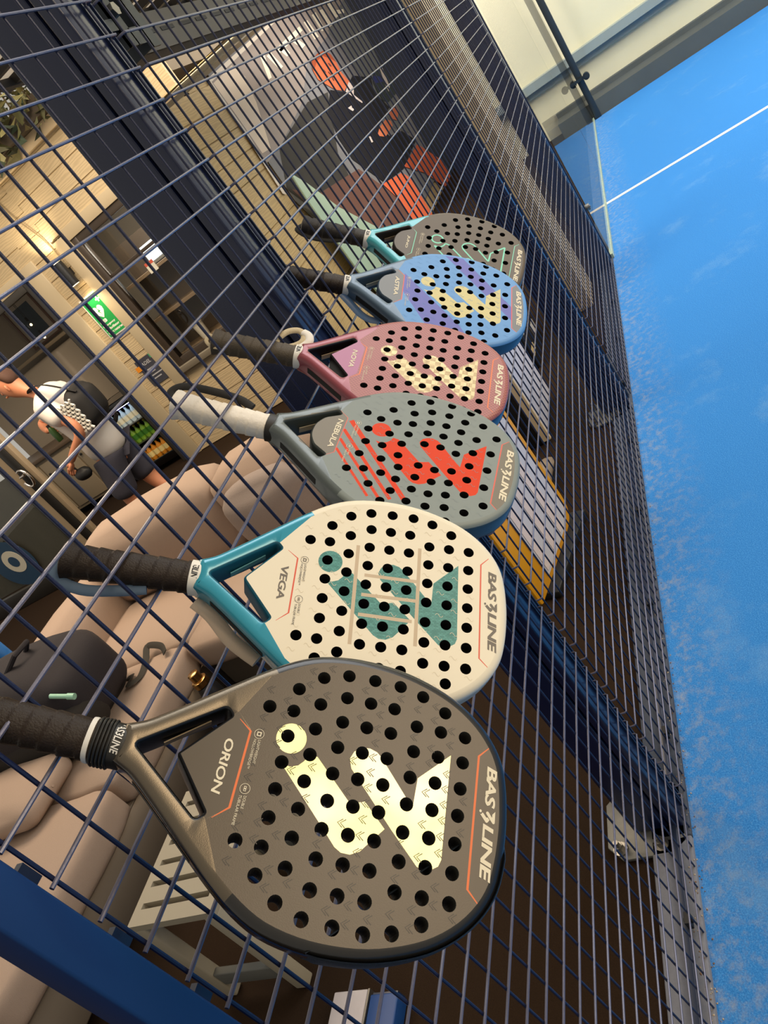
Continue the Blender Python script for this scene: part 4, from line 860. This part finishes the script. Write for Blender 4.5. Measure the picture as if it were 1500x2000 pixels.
# pale green board leaning against the wall by the banner
t = thing('pale_board', 'pale green board leaning on the tan wall at the foot of the banner', 'board', (6.9, 2.16, 0))
g = MB(); g.prism([(-.42,.55),(-.44,1.30),(-.40,1.55),(-.22,1.40),(.10,1.05),(.90,.46),(1.2,.25),(.6,.22),(-.3,.22)], 0, .02, lambda a, b_, c: (a, -.02+c+.05*b_*.0, b_)); g.build('board_panel', mat('mint_grey', '#9fb5a0', .5), t, bevel=.005)
bx('board_foot', (-.35,-.04,0), (.9,.06,.22), mat('mint_grey2', '#8aa08c', .5), t, bevel=.004)

# slotted tray and pale panels with a painted-in glow overhead
t = thing('cable_tray', 'dark slotted metal tray running overhead along the fence', 'tray', (2.05, .6, 2.19))
g = MB(); g.box((0,-.004,0),(7,.004,.115)); g.box((0,0,0),(7,.10,.004)); 
for k in range(46): g.box((.06+.15*k,-.006,.050),(.16+.15*k,-.004,.062), 1)
g.build('tray_channel', [mat('tray_grey', '#4b4844', .5, .3), dark], t)
t = thing('emissive_ceiling_panel', 'pale ceiling panel, glow painted in, crossed by dark bars above the slotted tray', 'ceiling panel', (2.0, .45, 2.52))
bx('panel_sheet', (0,0,0), (6,.9,.012), mat('panel_pale_glow', '#d8c4a6', .6, emit=.55), t)  # emission stands in for light falling on the sheet; it is no lamp
g = MB()
for k in range(30): g.box((.02+.2*k,-.01,-.03),(.05+.2*k,.9,-.0))
for k in range(4): g.box((0,.0+.28*k,-.034),(6,.025+.28*k,-.004))
g.build('panel_bars', mat('bar_dark', '#2f2c28', .5), t)
t = thing('steel_bracket', 'dark steel angle bracket beside the top of the bolted fence post', 'bracket', (1.10, .10, 2.02))
g = MB(); g.box((0,0,0),(.035,.004,.16)); g.box((0,0,0),(.004,.06,.16)); g.box((-.217,.0,.03),(.0,.03,.05)); g.build('bracket_angle', mat('bracket_dark', '#2d3338', .4, .4), t)
g = MB(); g.box((.075,0,-.01),(.11,.004,.17)); g.box((.075,0,-.01),(.079,.06,.17)); g.box((.03,.0,.0),(.08,.004,.03)); g.build('bracket_angle', MATS['bracket_dark'], t)
for x_, z_ in ((.02,.06),(.09,.09)):
    g = MB(); g.tube([(x_,-.01,z_),(x_,.03,z_)], .012, 6); g.build('bracket_bolt', steel, t)
# beige pier standing behind the last mesh panel
t = thing('beige_pier', 'beige panel pier close behind the farthest mesh panel', 'pier', (4.27, .275, 0))
bx('pier_body', (0,-.12,.0), (.35,.10,3.2), mat('pier_beige', '#bba57f', .7, var=.08, scale=3), t, bevel=.004); bx('pier_foot', (.02,-.08,0), (.36,.11,.03), dark, t)

# ------------------------------------------------------------- lounge furniture
def pad(name, a, b, m, parent, r=.05, puff=.02, nx=8):
    """soft cushion: a rounded box with slightly swollen faces"""
    bm = bmesh.new(); bmesh.ops.create_cube(bm, size=1)
    bmesh.ops.subdivide_edges(bm, edges=bm.edges[:], cuts=nx, use_grid_fill=True)
    c = (Vector(a)+Vector(b))/2; h = (Vector(b)-Vector(a))/2
    for v in bm.verts:
        p = Vector((v.co.x*2, v.co.y*2, v.co.z*2)); q = Vector((p.x*h.x, p.y*h.y, p.z*h.z))
        core = Vector([math.copysign(max(0, abs(q[i])-r), q[i]) for i in range(3)]); inner = Vector([max(-h[i]+r, min(h[i]-r, q[i])) for i in range(3)])
        d = q-inner; q = inner+(d.normalized()*r if d.length > 1e-6 else d)
        s_ = [1-p[i]**2 for i in range(3)]
        for i in range(3):
            if abs(p[i]) > .99: q[i] += math.copysign(puff*s_[(i+1) % 3]*s_[(i+2) % 3], p[i])
        q += Vector((math.sin(q.y*23+q.x*7), math.cos(q.x*19), math.sin(q.x*17+q.y*13)))*.0025
        v.co = q+c
    me = bpy.data.meshes.new(name); bm.to_mesh(me); bm.free(); me.materials.append(m)
    for p in me.polygons: p.use_smooth = True
    o = bpy.data.objects.new(name, me); COL.objects.link(o); o.parent = parent; return o
t = thing('corner_sofa', 'large greige corner sofa behind the mesh fence', 'sofa', (0, 0, 0))
base_m = mat('sofa_base', '#6f6355', .8)
g = MB(); g.box((.35, 2.04, .06), (2.80, 3.05, .28)); g.box((1.92, .98, .06), (2.80, 2.04, .28)); g.build('sofa_base', base_m, t, bevel=.01)
for (a, b_) in (((.30, 2.0, .26), (1.13, 2.85, .43)), ((1.14, 2.0, .26), (1.87, 2.85, .43)), ((1.88, 2.0, .26), (2.50, 2.85, .43)), ((1.80, .95, .26), (2.50, 1.99, .43))): pad('seat_cushion', a, b_, sofa_m, t, .045, .012)
for (a, b_) in (((2.45, .95, .40), (2.78, 1.85, .82)), ((2.45, 1.86, .40), (2.78, 2.85, .84))): pad('back_cushion', a, b_, sofa_m, t, .09, .03)
for (a, b_) in (((.40, 2.82, .28), (1.6, 3.08, .62)), ((1.61, 2.82, .28), (2.78, 3.08, .66))): pad('backrest', a, b_, sofa_m, t, .08, .02)
for x, y in ((.42, 2.12), (2.7, 1.06), (1.98, 1.06), (.42, 2.95)): bx('sofa_foot', (x-.03, y-.03, 0), (x+.03, y+.03, .06), dark, t)
t = thing('scatter_cushion', 'wrinkled grey scatter cushion leaning on the sofa backrest', 'cushion', (0, 0, 0)); p_ = pad('cushion_cover', (2.33, 1.30, .43), (2.50, 1.75, .74), cush_m, t, .07, .03)
g = MB(); g.tube([(2.415, 1.33, .60), (2.40, 1.30, .62)], .006, 6); g.build('cushion_seam', cush_m, t)
t = thing('scatter_cushion', 'flattened greige cushion lying on the near sofa seat beside the backpack', 'cushion', (0, 0, 0)); pad('cushion_cover', (.98, 2.30, .43), (1.30, 2.84, .55), sofa_m, t, .055, .02)
g = MB(); g.tube([(1.14, 2.30, .49), (1.14, 2.28, .495)], .006, 6); g.build('cushion_seam', sofa_m, t)

# backpack
t = thing('backpack', 'dark plum backpack lying open on the sofa seat', 'backpack', (0, 0, 0))
bpk = mat('plum_cloth', '#201a1e', .85, bump=.4, scale=200, var=.15)
pad('bag_body', (1.33, 2.22, .43), (1.80, 3.15, .80), bpk, t, .12, .05, 10)
o = pad('front_pocket', (1.30, 2.20, .43), (1.55, 2.90, .66), mat('brown_black_cloth', '#1d1711', .85, bump=.4, scale=200), t, .08, .03)
g = MB(); g.tube(catmull3([(1.36, 2.22, .60), (1.33, 2.35, .70), (1.30, 2.60, .72), (1.34, 2.85, .66)], 6), .012, 8); g.build('pocket_rim', mat('olive_rim', '#4a3f2c', .7), o, smooth=True)
g = MB(); P_ = catmull3([(1.74, 2.30, .44), (1.72, 2.24, .452), (1.66, 2.22, .46), (1.70, 2.18, .447), (1.80, 2.20, .45), (1.85, 2.23, .45), (1.90, 2.24, .46), (1.86, 2.13, .455), (1.80, 2.07, .45)], 6)
g.tube(P_, .016, 8, flat=.15); g.build('webbing_strap', mat('webbing', '#2a251c', .8), t, smooth=True)
g = MB(); g.tube([(1.335, 2.95+.035*math.cos(k*PI/8), .74+.05*math.sin(k*PI/8)) for k in range(9)], .006, 6); g.build('white_emblem', white_p, t, smooth=True)
g = MB(); g.tube([(1.66, 2.55, .80), (1.62, 2.40, .88), (1.55, 2.42, .88), (1.50, 2.58, .80)], .012, 8); g.build('grab_handle', bpk, t, smooth=True)
t = thing('marker_pen', 'mint green capped marker tucked in the open backpack pocket', 'pen', (1.385, 2.165, .705))
g = MB(); g.tube([(0, .055, .02), (0, -.02, -.012)], .010, 12); g.build('pen_body', mat('mint_plastic', '#8fc0a8', .4), t, smooth=True); g = MB(); g.tube([(0, -.02, -.012), (0, -.05, -.025)], .013, 12); g.build('pen_cap', MATS['mint_plastic'], t, smooth=True)
t = thing('blue_bottle', 'blue bottle standing at the left photo edge behind the backpack', 'bottle', (1.84, 2.95, .66))
g = MB(); g.tube([(0,0,0),(0,0,.02),(0,0,.20),(0,0,.24)], [.04,.045,.045,.02], 16); g.build('bottle_body', mat('bright_blue', '#1f63a5', .4), t, smooth=True); g = MB(); g.tube([(0,0,.24),(0,0,.27)], .025, 14); g.build('bottle_cap', dark, t)
# flask
t = thing('flask', 'black vacuum flask with a copper lid standing against the sofa corner', 'flask', (1.62, 1.83, 0))
g = MB(); g.tube([(0,0,0),(0,0,.01),(0,0,.30),(0,0,.34)], [.042,.047,.047,.034], 24); g.build('flask_body', mat('flask_black', '#1a1a1c', .35), t, smooth=True)
g = MB(); g.tube([(0,0,.34),(0,0,.345),(0,0,.372),(0,0,.375)], [.030,.036,.036,.030], 24); g.build('flask_collar', mat('copper', '#c79a5e', .22, 1), t, smooth=True)
g = MB(); g.tube([(0,0,.375),(0,0,.41),(0,0,.414)], [.025,.025,.020], 24); g.build('flask_lid', MATS['copper'], t, smooth=True)
# slatted low table
t = thing('slatted_table', 'grey plastic low table with slots cut in its top', 'table', (.53, 1.14, 0))
tp = mat('table_grey', '#9b927f', .6, bump=.1, scale=60)
g = MB(); W_t, D_t = .44, .34
g.box((0,0,.405),(W_t,.03,.43)); g.box((0,D_t-.03,.405),(W_t,D_t,.43))
xs = [0,.055]; k = 0; x = 0
while x < W_t-.01:
    g.box((x,.03,.405),(min(x+.048,W_t),D_t-.03,.43)); x += .066
g.build('table_top', tp, t)
for (x, y) in ((.0,.0),(.0,D_t-.05),(W_t-.04,.0),(W_t-.04,D_t-.05)): bx('leg', (x,y,.0), (x+.04,y+.05,.405), tp, t, bevel=.006)
for x_ in (.005, W_t-.03): bx('leg_rail', (x_,.05,.06), (x_+.025,D_t-.05,.12), mat('table_rail', '#5d5d58', .6), t, bevel=.004)
# planks on the carpet
t = thing('white_plank', 'white board lying on the dark carpet beside the blue one', 'board', (.0, .94, 0)); bx('plank_body', (-.4,-.052,0), (.49,.062,.045), mat('plank_white', '#b5aeb0', .6, var=.2, scale=12), t, bevel=.004); bx('plank_edge', (-.4,-.060,0), (.49,-.054,.045), steel, t)
t = thing('blue_plank', 'blue painted board lying on the dark carpet beside the white one', 'board', (.0, .83, 0)); bx('plank_body', (-.4,-.045,0), (.475,.045,.045), mat('plank_blue', '#0d3c78', .5), t, bevel=.004); bx('plank_end', (.475,-.04,.005), (.480,.04,.04), navy_flat, t)
# signs standing behind the mesh
t = thing('standing_sign', 'white standing board edged in yellow behind the wide mesh panel', 'sign', (2.0, .36, 0)); t.rotation_euler = (0, 0, -.25)
g = MB(); rp = round_poly([(-.26,.03),(.24,.03),(.24,.60),(-.26,.60)], [.015,.10,.02,.015], 6); g.prism([(p.x, p.y) for p in rp], -.012, .0, lambda a, b_, c: (a, c, b_)); g.build('yellow_backing', mat('sign_yellow', '#dd9a1a', .45), t, bevel=.002)
g = MB(); rp = round_poly([(-.135,.055),(.205,.055),(.205,.57),(-.135,.57)], [.004,.08,.02,.004], 6); g.prism([(p.x, p.y) for p in rp], -.016, -.0125, lambda a, b_, c: (a, c, b_)); g.build('white_field', mat('sign_field', '#c9c8cf', .45), t)
g = MB()
for k in range(3): g.box((-.12+.1*k,-.0185,.07),(-.075+.1*k,-.0165,.55))
g.build('pale_stripe', mat('sign_stripe', '#dccdc8', .5), t); bx('sign_foot', (-.2,-.06,0), (.25,.10,.03), dark, t, bevel=.004)
t = thing('light_panel', 'tall white lit panel with a cream edge behind the mesh', 'panel', (3.12, .42, 0)); 
bx('panel_front', (-.19,-.012,.04), (.24,.0,.62), mat('panel_white', '#cfcdd6', .4), t, bevel=.002); bx('cream_edge', (-.212,-.014,.02), (-.192,.03,.62), mat('panel_cream', '#d9c4a0', .5), t); bx('panel_case', (-.19,.0,.0), (.24,.16,.62), dark, t, bevel=.004)
t = thing('black_crate', 'black crate with pale label strips standing far behind the mesh', 'crate', (4.05, .62, 0))
bx('crate_body', (-.25,-.12,0), (.20,.25,.34), mat('crate_black', '#15171b', .5), t, bevel=.006)
for k, (x, z, w, h) in enumerate(((-.20,.20,.22,.07),(.02,.08,.14,.06))): 
    g = MB(); g.box((x,-.124,z),(x+w,-.120,z+h)); l_ = g.build('label_strip', mat('label_pale', '#b9b4ac', .6), t)
bx('tan_label', (-.24,-.125,.07), (-.12,-.120,.11), mat('label_tan', '#b39a6a', .6), t)
t = thing('shoe', 'pale brown shoe lying on the dark floor near the second fence post', 'shoe', (2.60, .42, 0))
g = MB()
rings = []
for u, w, h in ((-.13,.02,.02),(-.12,.036,.07),(-.06,.038,.085),(0,.040,.07),(.06,.044,.05),(.11,.036,.036),(.135,.012,.018)):
    rings.append([Vector((u, w*math.cos(a), .012+h*(.5+.5*math.sin(a)))) for a in [2*PI*k/12 for k in range(12)]])
g.loft(rings); g.build('upper', mat('shoe_tan', '#8a7a68', .7), t, smooth=True)
g = MB(); g.prism([(-.13,-.03),(-.05,-.038),(.06,-.045),(.13,-.015),(.13,.015),(.06,.045),(-.05,.038),(-.13,.03)], 0, .016, lambda a, b_, c: (a, b_, c)); g.build('sole', dark, t)

# ------------------------------------------------------------- the man by the doorway
XM = 4.2; YO = -.78
def skin_obj(name, nodes, edges, m, parent=None, levels=2, root=0, smooth=.5):
    me = bpy.data.meshes.new(name); me.from_pydata([n[:3] for n in nodes], edges, [])
    o = bpy.data.objects.new(name, me); COL.objects.link(o)
    sk = o.modifiers.new('skin', 'SKIN'); sk.use_smooth_shade = True; sk.branch_smoothing = smooth
    for i, n in enumerate(nodes):
        d = me.skin_vertices[0].data[i]; d.radius = (n[3], n[4] if len(n) > 4 else n[3]); d.use_root = (i == root)
    ss = o.modifiers.new('sub', 'SUBSURF'); ss.levels = levels; ss.render_levels = levels
    dg = bpy.context.evaluated_depsgraph_get(); dg.update()
    em = bpy.data.meshes.new_from_object(o.evaluated_get(dg)); o.modifiers.clear(); o.data = em; em.materials.clear(); em.materials.append(m)
    for p in em.polygons: p.use_smooth = True
    if parent: o.parent = parent
    return o
skin = mat('skin_tone', '#c4805c', .5, var=.06, scale=30)
t = thing('person', 'person in a white T-shirt and dark shorts leaning by the doorway, seen in profile', 'person', (0, 0, 0))
n = [(XM,4.52,.90,.14,.12),(XM,4.50,1.08,.13,.12),(XM,4.54,1.26,.155,.13),(XM,4.56,1.42,.145,.11),(XM,4.64,1.505,.060),(XM,4.71,1.57,.055),
     (XM,4.765,1.62,.080,.090),(XM,4.80,1.68,.086,.100),(XM,4.82,1.745,.062,.074),
     # near arm
     (XM-.18,4.52,1.41,.066),(XM-.24,4.35,1.18,.050),(XM-.26,4.38,1.11,.045),(XM-.25,4.60,1.02,.032),(XM-.25,4.65,.99,.028),
     # far arm
     (XM+.17,4.62,1.42,.064),(XM+.22,4.92,1.31,.048),(XM+.20,5.05,1.28,.044),(XM+.06,4.90,1.24,.032),(XM+.02,4.86,1.24,.028),
     # legs
     (XM-.09,4.51,.80,.100),(XM-.11,4.61,.48,.064),(XM-.11,4.57,.26,.055),(XM-.11,4.56,.09,.038),(XM-.11,4.59,.05,.040),(XM-.11,4.73,.035,.030),
     (XM+.09,4.51,.80,.100),(XM+.12,4.51,.48,.064),(XM+.12,4.41,.26,.055),(XM+.12,4.35,.09,.038),(XM+.12,4.38,.05,.040),(XM+.12,4.51,.035,.030)]
e = [(0,1),(1,2),(2,3),(3,4),(4,5),(5,6),(6,7),(7,8),(3,9),(9,10),(10,11),(11,12),(12,13),(3,14),(14,15),(15,16),(16,17),(17,18),(0,19),(19,20),(20,21),(21,22),(22,23),(23,24),(0,25),(25,26),(26,27),(27,28),(28,29),(29,30)]
body = skin_obj('body', n, e, skin, t)
# nose, ear and the hands' fingers are joined into the body's own mesh
def join_into(o, others):
    bm = bmesh.new(); bm.from_mesh(o.data)
    for q in others:
        b2 = bmesh.new(); b2.from_mesh(q.data); b2.transform(q.matrix_world); tmp = bpy.data.meshes.new('x'); b2.to_mesh(tmp); bm.from_mesh(tmp); b2.free(); bpy.data.meshes.remove(tmp); bpy.data.objects.remove(q)
    bm.to_mesh(o.data); bm.free()
    for p in o.data.polygons: p.use_smooth = True
ex = [skin_obj('x', [(XM,4.875,1.675,.016),(XM,4.905,1.645,.016),(XM,4.895,1.63,.011)], [(0,1),(1,2)], skin), skin_obj('x', [(XM-.080,4.745,1.685,.010,.020),(XM-.090,4.74,1.66,.009,.022),(XM-.082,4.745,1.63,.008,.012)], [(0,1),(1,2)], skin),
      skin_obj('x', [(XM-.03,4.875,1.605,.008),(XM,4.89,1.607,.009),(XM+.03,4.875,1.605,.008)], [(0,1),(1,2)], skin)]
def hand(wx, wy, wz, dy, dz, sx):
    d = Vector((0, dy, dz)).normalized(); s_ = Vector((1, 0, 0)).cross(d).normalized(); out = []
    w = Vector((wx, wy, wz)); p = w+d*.075
    out.append(skin_obj('x', [tuple(w)+(.026,.020), tuple(w+d*.04)+(.034,.018), tuple(p)+(.036,.016)], [(0,1),(1,2)], skin))
    for k, L in enumerate((.062,.072,.068,.052)):
        b_ = p+s_*(.027-.018*k); q = Vector((sx, 0, 0))
        out.append(skin_obj('x', [tuple(b_-d*.015)+(.009,), tuple(b_+d*L*.45)+(.0088,), tuple(b_+d*L*.75+q*.02)+(.008,), tuple(b_+d*L*.8+q*.045)+(.007,)], [(0,1),(1,2),(2,3)], skin))
    b_ = w+d*.03+s_*.03; out.append(skin_obj('x', [tuple(w+d*.015+s_*.012)+(.012,), tuple(b_+d*.01)+(.0105,), tuple(b_+d*.04+Vector((sx*.025,0,0)))+(.009,)], [(0,1),(1,2)], skin))
    return out
ex += hand(XM-.25,4.65,.99,.6,-.6,.6)+hand(XM+.02,4.86,1.24,-.45,-.1,-.6)
bpy.context.view_layer.update(); join_into(body, ex)
hair = skin_obj('hair', [(XM,4.715,1.65,.058,.030),(XM,4.725,1.71,.082,.048),(XM,4.775,1.775,.074,.042),(XM,4.830,1.790,.050,.028)], [(0,1),(1,2),(2,3)], mat('brown_hair', '#4a2f20', .8, bump=.5, scale=200), t)
shirt_m = mat('white_cotton', '#d9d0c6', .85, bump=.3, scale=30)
skin_obj('t_shirt', [(XM,4.51,.79,.190,.175),(XM,4.49,1.02,.180,.165),(XM,4.53,1.24,.190,.175),(XM,4.56,1.42,.175,.145),(XM,4.64,1.51,.090,.085),(XM-.18,4.52,1.41,.100),(XM-.235,4.40,1.25,.088),(XM+.17,4.62,1.42,.100),(XM+.21,4.80,1.36,.088)], [(0,1),(1,2),(2,3),(3,4),(3,5),(5,6),(3,7),(7,8)], shirt_m, t)
skin_obj('shorts', [(XM,4.51,.96,.150,.135),(XM-.10,4.51,.80,.125),(XM-.115,4.58,.60,.110),(XM-.115,4.60,.50,.108),(XM+.10,4.51,.80,.125),(XM+.12,4.52,.60,.110),(XM+.12,4.51,.50,.108)], [(0,1),(1,2),(2,3),(0,4),(4,5),(5,6)], mat('slate_shorts', '#37353f', .85, bump=.4, scale=30, var=.15), t)
for sx, y in ((-.11, 4.63), (.12, 4.41)):
    skin_obj('shoe', [(XM+sx,y-.07,.05,.050,.045),(XM+sx,y+.04,.045,.048,.042),(XM+sx,y+.16,.038,.042,.032)], [(0,1),(1,2)], mat('shoe_white', '#bdb6ac', .6), t)
t = thing('sling_bag', 'black sling bag with a white lattice print worn on the person\u2019s back', 'bag', (0, 0, 0))
pad('bag_body', (XM-.20, 4.25, 1.10), (XM+.10, 4.38, 1.38), mat('bag_black', '#1c1916', .8), t, .07, .03)
g = MB()
for i in range(5):
    for j in range(3):
        y = 4.265+.045*j; z = 1.13+.05*i; g.tube([(XM-.235, y-.024, z-.026), (XM-.235, y+.024, z+.026)], .009, 5); g.tube([(XM-.235, y-.024, z+.026), (XM-.235, y+.024, z-.026)], .009, 5)
g.build('lattice_print', white_p, t)
g = MB(); g.tube(catmull3([(XM-.10,4.26,1.36),(XM-.15,4.42,1.54),(XM-.02,4.68,1.52),(XM+.22,4.72,1.25),(XM+.20,4.50,1.0),(XM+.1,4.3,1.05)], 6), .020, 8, flat=.2); g.build('sling_strap', MATS['bag_black'], t, smooth=True)
t = thing('green_bottle', 'small green bottle held in the person\u2019s far hand', 'bottle', (XM-.03, 4.78, 1.13))
g = MB(); g.tube([(0,0,0),(0,0,.01),(0,.0,.10),(0,0,.13)], [.022,.026,.026,.012], 14); g.build('bottle_body', mat('bottle_green', '#2f4a22', .3), t, smooth=True); g = MB(); g.tube([(0,0,.13),(0,0,.15)], .013, 12); g.build('bottle_cap', dark, t)
t = thing('black_pouch', 'black pouch hanging from the person\u2019s lowered hand', 'pouch', (XM-.23, 4.70, .86)); pad('pouch_body', (-.04,-.12,-.03), (.03,.02,.05), dark, t, .03, .01, 5); g = MB(); g.tube([(0,-.02,.05),(0,-.01,.09)], .008, 6); g.build('pouch_loop', dark, t)

for o in [q for q in COL.objects if q.parent is None and q.get('label', '').find('person') >= 0]: o.location.y += YO
